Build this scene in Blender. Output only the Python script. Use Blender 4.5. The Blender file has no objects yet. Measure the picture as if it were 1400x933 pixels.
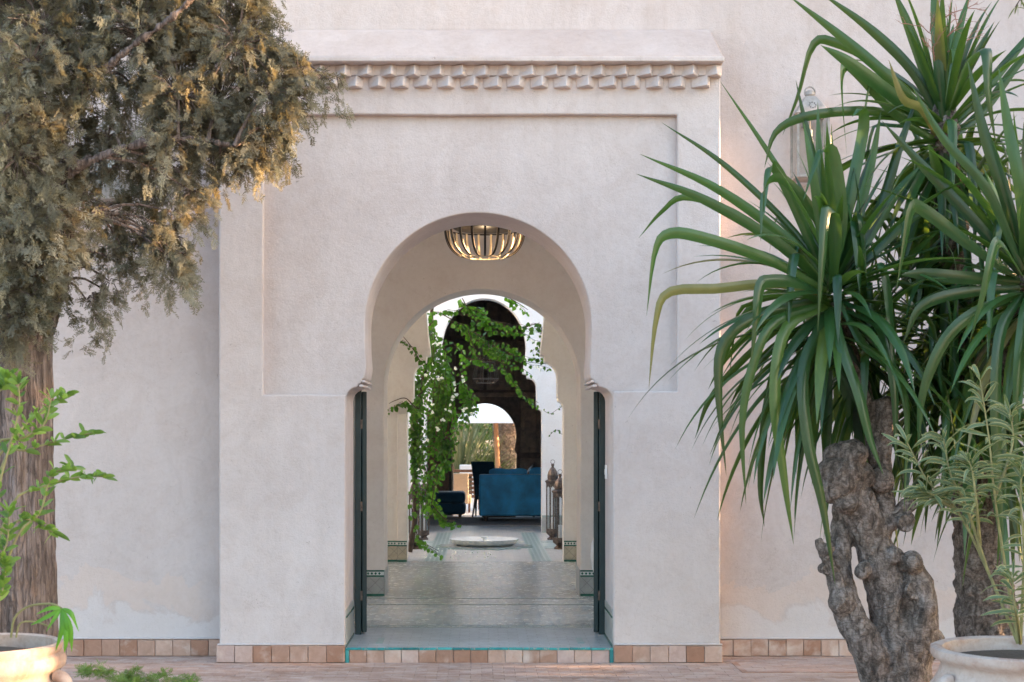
import bpy, bmesh, math, random
import numpy as np
from mathutils import Vector, Matrix, noise

R = math.radians
random.seed(7)
rng = np.random.default_rng(11)
scene = bpy.context.scene
COL = scene.collection

# ------------------------------------------------------------------ camera, sky, sun, exposure
CAM_Y, CAM_Z, FPX = -10.0, 1.545, 2000.0
cam_d = bpy.data.cameras.new("camera"); cam = bpy.data.objects.new("camera", cam_d); COL.objects.link(cam)
cam.location = (0, CAM_Y, CAM_Z); cam.rotation_euler = (R(90), 0, 0)
cam_d.sensor_width = 36.0; cam_d.lens = 36.0 * FPX / 1400.0
cam_d.shift_x = 45.0 / 1400.0; cam_d.shift_y = 130.5 / 1400.0
cam_d.clip_start = 0.1; cam_d.clip_end = 2000
cam_d.dof.use_dof = True; cam_d.dof.focus_distance = 11.5; cam_d.dof.aperture_fstop = 6.3
scene.camera = cam

SUN_EL, SUN_AZ = R(10.5), R(89.3)          # low sun from the right, grazing the front
sun_dir = Vector((math.sin(SUN_AZ) * math.cos(SUN_EL), math.cos(SUN_AZ) * math.cos(SUN_EL), math.sin(SUN_EL)))
w = bpy.data.worlds.new("World"); scene.world = w; w.use_nodes = True
wn = w.node_tree; bg = wn.nodes["Background"]
sky = wn.nodes.new("ShaderNodeTexSky"); sky.sky_type = 'NISHITA'; sky.sun_disc = False
sky.sun_elevation = SUN_EL; sky.sun_rotation = SUN_AZ; sky.air_density = 1.0; sky.dust_density = 3.0; sky.ozone_density = 1.0
wn.links.new(sky.outputs[0], bg.inputs[0]); bg.inputs[1].default_value = 0.15
sd = bpy.data.lights.new("sun", 'SUN'); sd.energy = 4.2; sd.angle = R(0.6); sd.color = (1.0, 0.62, 0.33)
so = bpy.data.objects.new("sun", sd); COL.objects.link(so); so.location = (8, 0, 8)
so.rotation_euler = sun_dir.to_track_quat('Z', 'Y').to_euler()
scene.view_settings.view_transform = 'Standard'; scene.view_settings.look = 'None'
scene.view_settings.exposure = 2.97; scene.view_settings.gamma = 1.0
scene.cycles.max_bounces = 10; scene.cycles.diffuse_bounces = 6; scene.cycles.transparent_max_bounces = 16

def P(px, py, D):
    """a place in the world for something seen at (px,py) in the photo and standing D metres away"""
    return Vector(((px - 655) * D / FPX, D + CAM_Y, CAM_Z - (py - 597) * D / FPX))

# ------------------------------------------------------------------ materials
def newmat(name):
    m = bpy.data.materials.new(name); m.use_nodes = True
    nt = m.node_tree; b = nt.nodes["Principled BSDF"]
    return m, nt, b
def nd(nt, t, **k):
    n = nt.nodes.new(t)
    for a, v in k.items():
        if a in n.inputs: n.inputs[a].default_value = v
        else: setattr(n, a, v)
    return n
def noise_n(nt, vec, scale, detail=6, rough=.6, dist=0.0):
    n = nd(nt, "ShaderNodeTexNoise"); n.inputs['Scale'].default_value = scale
    n.inputs['Detail'].default_value = detail; n.inputs['Roughness'].default_value = rough
    n.inputs['Distortion'].default_value = dist
    if vec is not None: nt.links.new(vec, n.inputs['Vector'])
    return n
def ramp(nt, fac, stops):
    r = nd(nt, "ShaderNodeValToRGB"); e = r.color_ramp.elements
    while len(e) < len(stops): e.new(0.5)
    for i, (p, c) in enumerate(stops):
        e[i].position = p; e[i].color = (*c, 1) if len(c) == 3 else c
    nt.links.new(fac, r.inputs[0]); return r
def mix(nt, fac, a, b, mode='MIX'):
    m = nd(nt, "ShaderNodeMix"); m.data_type = 'RGBA'; m.blend_type = mode
    for s, v in ((m.inputs[0], fac), (m.inputs[6], a), (m.inputs[7], b)):
        if hasattr(v, 'links'): nt.links.new(v, s)
        elif isinstance(v, (int, float)): s.default_value = v
        else: s.default_value = (*v, 1)
    return m.outputs[2]
def bump(nt, b, h, strength=.3, dist=.01, prev=None):
    n = nd(nt, "ShaderNodeBump"); n.inputs['Strength'].default_value = strength; n.inputs['Distance'].default_value = dist
    nt.links.new(h, n.inputs['Height'])
    if prev is not None: nt.links.new(prev, n.inputs['Normal'])
    nt.links.new(n.outputs[0], b.inputs['Normal']); return n.outputs[0]
def pos(nt): return nd(nt, "ShaderNodeNewGeometry").outputs['Position']
def mapping(nt, vec, scale):
    m = nd(nt, "ShaderNodeMapping"); m.inputs['Scale'].default_value = scale
    nt.links.new(vec, m.inputs['Vector']); return m.outputs[0]

def plaster(name, col, col2, rough=.95, fine=.35, stain=.5, scale=1.0, blot=None, coarse=.35):
    m, nt, b = newmat(name); p = pos(nt)
    n1 = noise_n(nt, p, 1.1 * scale, 8, .62, .4)
    n2 = noise_n(nt, mapping(nt, p, (1, 1, .22)), 3.0 * scale, 7, .65, .6)
    n3 = noise_n(nt, p, 34, 6, .7)
    r1 = ramp(nt, n1.outputs[0], [(.38, col), (.66, col2)])
    r2 = ramp(nt, n2.outputs[0], [(.35, (.90, .88, .865)), (.6, (1, 1, 1))])
    c = mix(nt, stain, r1.outputs[0], r2.outputs[0], 'MULTIPLY')
    r3 = ramp(nt, n3.outputs[0], [(.3, (.93, .92, .91)), (.55, (1, 1, 1))])
    c = mix(nt, .8, c, r3.outputs[0], 'MULTIPLY')
    n4 = noise_n(nt, p, 3.2 * scale, 10, .72, 1.2); r4 = ramp(nt, n4.outputs[0], [(.40, (.90, .865, .84)), (.52, (1, 1, 1)), (.68, (1.04, 1.045, 1.05))])
    c = mix(nt, min(1, stain * .8), c, r4.outputs[0], 'MULTIPLY')
    n5 = noise_n(nt, mapping(nt, p, (9, 9, .5)), 1.0, 6, .6, .2); r5 = ramp(nt, n5.outputs[0], [(.50, (1, 1, 1)), (.72, (.94, .92, .90))])
    spz = nd(nt, "ShaderNodeSeparateXYZ"); nt.links.new(p, spz.inputs[0])
    rz = ramp(nt, spz.outputs[2], [(0, (0, 0, 0)), (1, (1, 1, 1))]); mz = nd(nt, "ShaderNodeMapRange"); mz.inputs[1].default_value = 3.1; mz.inputs[2].default_value = 3.95
    nt.links.new(spz.outputs[2], mz.inputs[0]); c = mix(nt, mz.outputs[0], c, mix(nt, 1.0, c, r5.outputs[0], 'MULTIPLY'))
    if blot:
        nb = noise_n(nt, p, blot[1], 7, .6, .9)
        rb = ramp(nt, nb.outputs[0], [(blot[2], (0, 0, 0)), (blot[2] + .035, (1, 1, 1))])
        c = mix(nt, rb.outputs[0], c, blot[0])
    # small dark pits and scratches
    v = nd(nt, "ShaderNodeTexVoronoi"); v.inputs['Scale'].default_value = 8
    wv = noise_n(nt, p, 14, 4, .6); vv = nd(nt, "ShaderNodeVectorMath"); vv.operation = 'ADD'
    sc_ = nd(nt, "ShaderNodeVectorMath"); sc_.operation = 'SCALE'; sc_.inputs[3].default_value = .25
    nt.links.new(wv.outputs[1], sc_.inputs[0]); nt.links.new(p, vv.inputs[0]); nt.links.new(sc_.outputs[0], vv.inputs[1])
    nt.links.new(vv.outputs[0], v.inputs['Vector'])
    rp = ramp(nt, v.outputs['Distance'], [(.04, (.55, .5, .46)), (.065, (1, 1, 1))])
    c = mix(nt, .6, c, rp.outputs[0], 'MULTIPLY')
    ve = nd(nt, "ShaderNodeTexVoronoi"); ve.feature = 'DISTANCE_TO_EDGE'; ve.inputs['Scale'].default_value = 1.3
    wc = noise_n(nt, p, 2.5, 8, .7); sc2 = nd(nt, "ShaderNodeVectorMath"); sc2.operation = 'SCALE'; sc2.inputs[3].default_value = .9
    vc = nd(nt, "ShaderNodeVectorMath"); vc.operation = 'ADD'; nt.links.new(wc.outputs[1], sc2.inputs[0]); nt.links.new(p, vc.inputs[0]); nt.links.new(sc2.outputs[0], vc.inputs[1]); nt.links.new(vc.outputs[0], ve.inputs['Vector'])
    rc = ramp(nt, ve.outputs['Distance'], [(.0015, (.72, .66, .62)), (.0045, (1, 1, 1))])
    mk = noise_n(nt, p, 1.7, 4, .6); rm = ramp(nt, mk.outputs[0], [(.52, (0, 0, 0)), (.62, (.7, .7, .7))])
    c = mix(nt, rm.outputs[0], c, mix(nt, 1.0, c, rc.outputs[0], 'MULTIPLY'))
    nt.links.new(c, b.inputs['Base Color']); b.inputs['Roughness'].default_value = rough
    b.inputs['Specular IOR Level'].default_value = .25
    h1 = noise_n(nt, p, 80, 8, .75); h2 = noise_n(nt, p, 9, 5, .55)
    a = bump(nt, b, h2.outputs[0], coarse, .03)
    v2 = bump(nt, b, h1.outputs[0], fine, .012, a)
    bump(nt, b, rp.outputs[0], .5, .006, v2)
    return m

M = {}
M['front'] = plaster('front_plaster', (.66, .585, .565), (.61, .535, .515), fine=.55, stain=.55)
M['cap'] = plaster('coping_plaster', (.52, .42, .38), (.58, .49, .455), fine=.5, stain=.5)
# main wall: pink clay plaster with repaired pale patches low down
def garden_wall_mat():
    m = plaster('garden_wall_plaster', (.63, .55, .53), (.58, .505, .485), fine=.55, stain=.55)
    nt = m.node_tree; b = nt.nodes['Principled BSDF']
    src = b.inputs['Base Color'].links[0].from_socket
    p = pos(nt); sp = nd(nt, "ShaderNodeSeparateXYZ"); nt.links.new(p, sp.inputs[0])
    nz = noise_n(nt, p, 2.4, 8, .6, .5)
    ad = nd(nt, "ShaderNodeMath", operation='MULTIPLY_ADD'); ad.inputs[1].default_value = .9; nt.links.new(nz.outputs[0], ad.inputs[0]); nt.links.new(sp.outputs[2], ad.inputs[2])
    lo = ramp(nt, ad.outputs[0], [(.70, (1, 1, 1)), (.73, (0, 0, 0))])       # pale repaired foot
    lf_n = nd(nt, 'ShaderNodeMath', operation='MULTIPLY'); lf_n.inputs[1].default_value = .55; nt.links.new(lo.outputs[0], lf_n.inputs[0])
    c = mix(nt, lf_n.outputs[0], src, (.66, .61, .60))
    hi = ramp(nt, ad.outputs[0], [(.73, (0, 0, 0)), (.76, (1, 1, 1)), (1.05, (1, 1, 1)), (1.1, (0, 0, 0))])
    if len(hi.color_ramp.elements) >= 4:
        pass
    nx = noise_n(nt, p, .9, 3, .5)
    mx = ramp(nt, nx.outputs[0], [(.5, (0, 0, 0)), (.56, (1, 1, 1))])
    f = nd(nt, "ShaderNodeMath", operation='MULTIPLY'); nt.links.new(hi.outputs[0], f.inputs[0]); nt.links.new(mx.outputs[0], f.inputs[1])
    f2 = nd(nt, "ShaderNodeMath", operation='MULTIPLY'); nt.links.new(f.outputs[0], f2.inputs[0]); f2.inputs[1].default_value = .38
    c = mix(nt, f2.outputs[0], c, (.68, .53, .45))
    nt.links.new(c, b.inputs['Base Color']); return m
M['wall'] = garden_wall_mat()
M['tan'] = plaster('cream_interior_plaster', (.70, .68, .63), (.66, .64, .59), fine=.12, stain=.4, coarse=.15)
M['hall'] = plaster('hall_plaster', (.70, .66, .62), (.66, .62, .58), fine=.12, stain=.4, coarse=.15)
M['white'] = plaster('white_patio_plaster', (.76, .77, .775), (.72, .73, .735), fine=.12, stain=.35, coarse=.12)

def terracotta(name, lo, hi):
    m, nt, b = newmat(name); p = pos(nt)
    oi = nd(nt, "ShaderNodeObjectInfo").outputs['Random']
    base = ramp(nt, oi, [(0, lo), (.35, tuple((a * .6 + c * .4) for a, c in zip(lo, hi))), (.7, hi), (1, (hi[0] * .92, hi[1] * .98, hi[2] * 1.12))])
    n = noise_n(nt, p, 16, 7, .65, .5); r = ramp(nt, n.outputs[0], [(.3, (.78, .74, .70)), (.62, (1.0, 1.0, 1.0))])
    c = mix(nt, .9, base.outputs[0], r.outputs[0], 'MULTIPLY')
    n2 = noise_n(nt, p, 5, 6, .6, .3); r2 = ramp(nt, n2.outputs[0], [(.52, (0, 0, 0)), (.75, (1, 1, 1))])
    c = mix(nt, r2.outputs[0], c, (.62, .50, .44))
    nt.links.new(c, b.inputs['Base Color']); b.inputs['Roughness'].default_value = .8
    h = noise_n(nt, p, 45, 6, .7); bump(nt, b, h.outputs[0], .35, .008); return m
M['brick'] = terracotta('terracotta_tile', (.36, .19, .125), (.56, .385, .31))
def attr(nt, name='tint'):
    a = nd(nt, "ShaderNodeAttribute"); a.attribute_name = name; return a.outputs['Fac']
def paving_mat():
    m, nt, b = newmat('terrace_paving'); p = pos(nt)
    base = ramp(nt, attr(nt), [(0, (.36, .235, .185)), (.5, (.42, .295, .24)), (1, (.47, .35, .295))])
    n = noise_n(nt, mapping(nt, p, (1, 1.6, 1)), 1.4, 8, .6, .8); r = ramp(nt, n.outputs[0], [(.36, (.80, .70, .62)), (.6, (1.12, 1.12, 1.14))])
    c = mix(nt, 1.0, base.outputs[0], r.outputs[0], 'MULTIPLY')
    n2 = noise_n(nt, mapping(nt, p, (1, 2.5, 1)), 6, 7, .65, .6); r2 = ramp(nt, n2.outputs[0], [(.46, (0, 0, 0)), (.66, (.8, .8, .8))])
    c = mix(nt, r2.outputs[0], c, (.54, .43, .38))
    n3 = noise_n(nt, p, 70, 4, .6); r3 = ramp(nt, n3.outputs[0], [(.3, (.7, .66, .62)), (.5, (1, 1, 1))])
    c = mix(nt, .6, c, r3.outputs[0], 'MULTIPLY')
    nt.links.new(c, b.inputs['Base Color']); b.inputs['Roughness'].default_value = .72
    h = noise_n(nt, p, 25, 6, .7); bump(nt, b, h.outputs[0], .4, .01); return m
M['paving'] = paving_mat()

def simple(name, col, rough=.6, metal=0.0, var=.12, scale=20, bmp=.1, bscale=None, trans=0, sheen=0, spec=None, dist=.005):
    m, nt, b = newmat(name); p = nd(nt, "ShaderNodeTexCoord").outputs['Object']
    n = noise_n(nt, p, scale, 6, .6, .3)
    r = ramp(nt, n.outputs[0], [(.3, tuple(c * (1 - var) for c in col)), (.7, tuple(min(1, c * (1 + var)) for c in col))])
    nt.links.new(r.outputs[0], b.inputs['Base Color'])
    b.inputs['Roughness'].default_value = rough; b.inputs['Metallic'].default_value = metal
    if sheen: b.inputs['Sheen Weight'].default_value = sheen
    if spec is not None: b.inputs['Specular IOR Level'].default_value = spec
    if bmp:
        h = noise_n(nt, p, bscale or scale * 3, 6, .65); bump(nt, b, h.outputs[0], bmp, dist)
    return m
M['green_door'] = simple('dark_green_door_paint', (.012, .030, .033), .38, var=.3, scale=8, bmp=.25, bscale=30)
def glazed(name, c, rough, var=.3, scale=9, bmp=.2):
    m = simple(name, c, rough, var=var, scale=scale, bmp=bmp); nt = m.node_tree; b = nt.nodes['Principled BSDF']; src = b.inputs['Base Color'].links[0].from_socket
    r = ramp(nt, nd(nt, "ShaderNodeObjectInfo").outputs['Random'], [(0, (.55, .6, .62)), (.6, (1, 1, 1)), (1, (2.2, 1.25, 1.2))])
    n = noise_n(nt, pos(nt), 30, 5, .7); r2 = ramp(nt, n.outputs[0], [(.58, (0, 0, 0)), (.66, (1, 1, 1))])
    c2 = mix(nt, r2.outputs[0], mix(nt, 1, src, r.outputs[0], 'MULTIPLY'), (.36, .33, .30)); nt.links.new(c2, b.inputs['Base Color']); return m
M['teal'] = glazed('turquoise_glazed_tile', (.04, .30, .30), .22, var=.35, scale=9, bmp=.2)
M['green_tile'] = simple('green_glazed_tile', (.015, .115, .075), .22, var=.4, scale=30, bmp=.2)
M['pale_green'] = simple('pale_green_tile', (.27, .36, .335), .3, var=.2, scale=14, bmp=.1)
M['grey_tile'] = simple('grey_dado_tile', (.34, .345, .33), .35, var=.2, scale=9, bmp=.15)
M['tan_tile'] = simple('sand_dado_tile', (.40, .37, .28), .35, var=.2, scale=9, bmp=.15)
M['white_tile'] = simple('white_glazed_tile', (.62, .64, .62), .3, var=.12, scale=20)
M['grout'] = simple('grout', (.20, .20, .19), .8, var=.2)
M['mortar'] = simple('mortar', (.36, .28, .24), .9, var=.25, scale=30)
M['marble'] = simple('white_marble', (.72, .73, .70), .3, var=.14, scale=7, bmp=.05)
M['switch'] = simple('white_plastic', (.8, .8, .8), .4, var=.02, bmp=0)
M['wood_dark'] = simple('dark_carved_cedar', (.10, .06, .045), .45, var=.5, scale=12, bmp=.4, bscale=40)
M['wood_mid'] = simple('brown_cedar_panel', (.19, .125, .095), .35, var=.45, scale=10, bmp=.3, bscale=40)
M['wood_red'] = simple('reddish_cedar', (.24, .11, .065), .4, var=.4, scale=10, bmp=.3, bscale=40)
M['velvet'] = simple('blue_velvet', (.028, .29, .55), .6, var=.38, scale=4.5, bmp=.25, bscale=9, sheen=.5, dist=.02)
M['navy'] = simple('navy_velvet', (.010, .055, .10), .8, var=.3, scale=6, bmp=.25, bscale=9, sheen=.3, dist=.02)
M['teal_fabric'] = simple('dark_teal_fabric', (.012, .045, .065), .85, var=.2, scale=20)
M['iron'] = simple('aged_brown_metal', (.13, .10, .085), .45, .75, var=.5, scale=30, bmp=.3)
M['white_metal'] = simple('weathered_white_metal', (.36, .32, .29), .65, .2, var=.25, scale=22, bmp=.2)
M['black_metal'] = simple('black_lamp_rib', (.012, .009, .007), .5, .3, var=.2, bmp=0)
M['brass'] = simple('brass_lamp_rib', (.66, .55, .40), .5, .2, var=.1, bmp=0)
M['carpet'] = simple('grey_carpet', (.21, .185, .17), .95, var=.3, scale=30, bmp=.3)
M['orange_wood'] = simple('orange_teak', (.42, .20, .09), .55, var=.15)
M['slat_wood'] = simple('brown_teak', (.16, .08, .05), .6, var=.3)
M['beige_fabric'] = simple('beige_weave', (.62, .47, .34), .85, var=.1)
M['canopy'] = simple('white_canvas', (.82, .80, .80), .9, var=.04, bmp=.05)
M['bark_palm'] = simple('palm_bark', (.44, .34, .29), .95, var=.6, scale=14, bmp=.6, bscale=18, dist=.05)
M['clay_pot'] = None
M['soil'] = simple('dark_soil', (.05, .035, .025), 1, var=.4, scale=40, bmp=.5)
M['garden_soil'] = simple('dry_garden_soil', (.26, .19, .14), 1, var=.4, scale=3, bmp=.5)
M['pale_stone'] = simple('pale_stone_paving', (.62, .58, .55), .8, var=.1, scale=3, bmp=.1)
M['plaster_urn'] = simple('white_urn_glaze', (.72, .72, .72), .35, var=.05)
M['dry'] = simple('dry_reddish_twig', (.30, .15, .11), .9, var=.3)
M['stem'] = simple('green_brown_stem', (.20, .19, .08), .7, var=.3)
M['stem_dark'] = simple('dark_woody_stem', (.07, .045, .03), .9, var=.3)

def glass(name):
    m, nt, b = newmat(name)
    b.inputs['Base Color'].default_value = (.12, .13, .13, 1); b.inputs['Roughness'].default_value = .08
    b.inputs['Transmission Weight'].default_value = 0.0
    t = nd(nt, "ShaderNodeBsdfTransparent"); t.inputs[0].default_value = (.93, .95, .95, 1)
    mx = nd(nt, "ShaderNodeMixShader"); mx.inputs[0].default_value = .10
    nt.links.new(t.outputs[0], mx.inputs[1]); nt.links.new(b.outputs[0], mx.inputs[2])
    nt.links.new(mx.outputs[0], nt.nodes['Material Output'].inputs[0]); return m
M['glass'] = glass('dusty_clear_glass')

def pot_mat(name, c1, c2, c3):
    m, nt, b = newmat(name); p = nd(nt, "ShaderNodeTexCoord").outputs['Object']
    n = noise_n(nt, p, 5, 8, .65, .6); r = ramp(nt, n.outputs[0], [(.33, c2), (.5, c1), (.72, c3)])
    n2 = noise_n(nt, p, 40, 5, .7); r2 = ramp(nt, n2.outputs[0], [(.3, (.82, .78, .74)), (.55, (1, 1, 1))])
    c = mix(nt, .8, r.outputs[0], r2.outputs[0], 'MULTIPLY')
    nt.links.new(c, b.inputs['Base Color']); b.inputs['Roughness'].default_value = .85
    bump(nt, b, n2.outputs[0], .4, .006); return m
M['pot_cream'] = pot_mat('cream_clay_pot', (.42, .31, .255), (.28, .18, .135), (.47, .385, .33))
M['pot_grey'] = pot_mat('limewashed_clay_pot', (.43, .34, .295), (.31, .185, .14), (.49, .41, .37))

def floor_mat(name, c1, c2, rough, sx=1.0, sy=5.0):
    m, nt, b = newmat(name); p = pos(nt)
    n = noise_n(nt, mapping(nt, p, (sx, sy * .45, 1)), 2.2, 8, .62, .5)
    r = ramp(nt, n.outputs[0], [(.33, c2), (.62, c1)])
    n2 = noise_n(nt, mapping(nt, p, (1, .7, 1)), 16, 6, .6); r2 = ramp(nt, n2.outputs[0], [(.3, (.84, .83, .81)), (.55, (1, 1, 1))])
    c = mix(nt, .8, r.outputs[0], r2.outputs[0], 'MULTIPLY')
    nt.links.new(c, b.inputs['Base Color'])
    rr = ramp(nt, n2.outputs[0], [(.3, (rough + .08,) * 3), (.7, (rough,) * 3)])
    nt.links.new(rr.outputs[0], b.inputs['Roughness'])
    bt = nd(nt, "ShaderNodeTexBrick"); bt.offset = .5; bt.inputs['Scale'].default_value = 1.0
    bt.inputs['Brick Width'].default_value = .14; bt.inputs['Row Height'].default_value = .07; bt.inputs['Mortar Size'].default_value = .004; bt.inputs['Mortar Smooth'].default_value = .4
    bt.inputs['Color1'].default_value = (1, 1, 1, 1); bt.inputs['Color2'].default_value = (.80, .80, .78, 1); bt.inputs['Mortar'].default_value = (.55, .53, .50, 1)
    nt.links.new(p, bt.inputs['Vector'])
    c = mix(nt, .75, c, bt.outputs['Color'], 'MULTIPLY'); nt.links.new(c, b.inputs['Base Color'])
    h = noise_n(nt, p, 9, 5, .6); h1 = bump(nt, b, h.outputs[0], .15, .008)
    bump(nt, b, bt.outputs['Fac'], .35, -.003, h1); return m
M['floor_hall'] = floor_mat('worn_grey_tile_floor', (.50, .51, .49), (.40, .41, .39), .22)
M['floor_patio'] = floor_mat('pale_patio_floor', (.66, .635, .60), (.56, .545, .52), .3)
M['floor_sill'] = floor_mat('pale_threshold_floor', (.48, .49, .49), (.40, .41, .41), .3)

def bark(name, c1, c2, sz=(1, 1, .12), scale=26, dist=.03, streak=None, scars=None):
    m, nt, b = newmat(name); p = nd(nt, "ShaderNodeTexCoord").outputs['Object']
    n = noise_n(nt, mapping(nt, p, sz), scale, 8, .7, .6)
    r = ramp(nt, n.outputs[0], [(.34, tuple(c * .35 for c in c2)), (.46, c2), (.62, c1)])
    n2 = noise_n(nt, p, 6, 5, .6); r2 = ramp(nt, n2.outputs[0], [(.3, (.72, .66, .6)), (.65, (1.05, 1.05, 1.08))])
    c = mix(nt, 1.0, r.outputs[0], r2.outputs[0], 'MULTIPLY')
    nt.links.new(c, b.inputs['Base Color']); b.inputs['Roughness'].default_value = .95
    last = bump(nt, b, n.outputs[0], .9, dist)
    if scars:
        v = nd(nt, "ShaderNodeTexVoronoi"); v.feature = 'DISTANCE_TO_EDGE'; v.inputs['Scale'].default_value = 26
        wv = nd(nt, 'ShaderNodeVectorMath'); wv.operation = 'ADD'; ws = nd(nt, 'ShaderNodeVectorMath'); ws.operation = 'SCALE'; ws.inputs[3].default_value = .05; nt.links.new(n2.outputs[1], ws.inputs[0]); nt.links.new(p, wv.inputs[0]); nt.links.new(ws.outputs[0], wv.inputs[1]); nt.links.new(mapping(nt, wv.outputs[0], scars), v.inputs['Vector'])
        rv = ramp(nt, v.outputs['Distance'], [(0, (0, 0, 0)), (.12, (1, 1, 1))]); bump(nt, b, rv.outputs[0], .5, .012, last)
        cv = ramp(nt, v.outputs['Distance'], [(0, (.45, .42, .4)), (.10, (1, 1, 1))]); nt.links.new(mix(nt, .7, c, cv.outputs[0], 'MULTIPLY'), b.inputs['Base Color'])
    return m
M['bark_cypress'] = bark('cypress_bark', (.255, .21, .195), (.14, .11, .10), scars=(1.3, 1.3, .09))
M['bark_yucca'] = bark('gnarled_yucca_bark', (.31, .265, .24), (.13, .105, .09), sz=(1, 1, .5), scale=30, dist=.025, scars=(1, 1, 2.2))

def leafmat(name, c_lo, c_hi, rough=.5, trans=.35, tcol=None, edge=None, obj_random=False, fiber=False, spec=.4):
    m, nt, b = newmat(name)
    f = nd(nt, "ShaderNodeObjectInfo").outputs['Random'] if obj_random else attr(nt)
    r = ramp(nt, f, [(0, c_lo), (1, c_hi)] if not fiber else [(0, c_lo), (.90, c_hi), (.965, (.06, .125, .03)), (.985, (.13, .15, .045)), (1, (.20, .15, .08))]); c = r.outputs[0]
    p = nd(nt, "ShaderNodeTexCoord").outputs['Object']
    n = noise_n(nt, p, 12, 4, .6); rn = ramp(nt, n.outputs[0], [(.3, (.75, .78, .72)), (.65, (1.1, 1.08, 1.05))])
    c = mix(nt, .8, c, rn.outputs[0], 'MULTIPLY')
    if edge:
        e = attr(nt, 'edge'); re = ramp(nt, e, [(edge[1], (0, 0, 0)), (edge[1] + .12, (1, 1, 1))])
        c = mix(nt, re.outputs[0], c, edge[0])
    if fiber:
        e = attr(nt, 'edge'); s = nd(nt, "ShaderNodeMath", operation='MULTIPLY'); s.inputs[1].default_value = 28; nt.links.new(e, s.inputs[0])
        s2 = nd(nt, "ShaderNodeMath", operation='SINE'); nt.links.new(s.outputs[0], s2.inputs[0])
        rf = ramp(nt, s2.outputs[0], [(0, (.82, .84, .8)), (1, (1.1, 1.1, 1.1))]); c = mix(nt, .7, c, rf.outputs[0], 'MULTIPLY')
        t = attr(nt, 'along'); rt = ramp(nt, t, [(.0, (.62, .52, .28)), (.07, (1, 1, 1)), (.975, (1, 1, 1)), (1., (1.6, .9, .5))]); c = mix(nt, 1, c, rt.outputs[0], 'MULTIPLY')
    nt.links.new(c, b.inputs['Base Color']); b.inputs['Roughness'].default_value = rough
    b.inputs['Specular IOR Level'].default_value = spec
    tr = nd(nt, "ShaderNodeBsdfTranslucent")
    cc = mix(nt, .5, c, tcol or c_hi); cc = mix(nt, 1., cc, (1.6, 1.6, 1.2), 'MULTIPLY'); nt.links.new(cc, tr.inputs[0])
    mx = nd(nt, "ShaderNodeMixShader"); mx.inputs[0].default_value = trans
    nt.links.new(b.outputs[0], mx.inputs[1]); nt.links.new(tr.outputs[0], mx.inputs[2])
    nt.links.new(mx.outputs[0], nt.nodes['Material Output'].inputs[0]); return m
M['cypress'] = leafmat('cypress_foliage', (.068, .080, .068), (.285, .285, .245), .85, .3, (.36, .25, .10), spec=.2)
M['yucca'] = leafmat('yucca_leaf', (.008, .042, .022), (.034, .105, .034), .28, .28, (.20, .30, .03), obj_random=True, fiber=True, spec=.5)
M['lemon'] = leafmat('lemon_leaf', (.04, .105, .028), (.16, .27, .055), .42, .35, (.3, .45, .06), obj_random=True)
M['oleander'] = leafmat('variegated_leaf', (.04, .085, .05), (.11, .17, .10), .42, .25, (.3, .35, .12), edge=((.38, .36, .17), .72), obj_random=True)
M['vine'] = leafmat('vine_leaf', (.007, .028, .007), (.095, .24, .028), .4, .34, (.20, .48, .03))
M['flower'] = leafmat('white_bracts', (.82, .84, .85), (.88, .90, .92), .7, .3, (.85, .9, 1.))
M['agave'] = leafmat('dry_green_blades', (.10, .16, .08), (.36, .37, .28), .7, .3, (.4, .4, .2))
M['hedge'] = leafmat('distant_foliage', (.05, .10, .035), (.14, .20, .07), .7, .3, (.2, .3, .05))
M['philo'] = leafmat('philodendron_leaf', (.05, .19, .02), (.12, .33, .03), .4, .35, (.25, .45, .04), obj_random=True)
M['fern'] = leafmat('fern_green', (.06, .12, .03), (.16, .26, .07), .7, .35, (.25, .35, .05))

# ------------------------------------------------------------------ object helpers
def tag(o, label=None, cat=None, group=None, kind=None):
    if label: o['label'] = label
    if cat: o['category'] = cat
    if group: o['group'] = group
    if kind: o['kind'] = kind
    return o
def thing(name, label, cat, loc=(0, 0, 0), group=None):
    o = bpy.data.objects.new(name, None); COL.objects.link(o); o.location = loc
    o.empty_display_size = .1
    return tag(o, label, cat, group)
def root_off(p):
    v = Vector((0, 0, 0))
    while p is not None: v += Vector(p.location); p = p.parent
    return v
def link(name, me, mat, parent=None, loc=None):
    if mat is not None and not me.materials: me.materials.append(mat)
    o = bpy.data.objects.new(name, me); COL.objects.link(o)
    if parent is not None: o.parent = parent
    if loc is not None: o.location = loc
    return o
def smooth(me, ang=35):
    me.shade_smooth(); me.set_sharp_from_angle(angle=R(ang))

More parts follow.
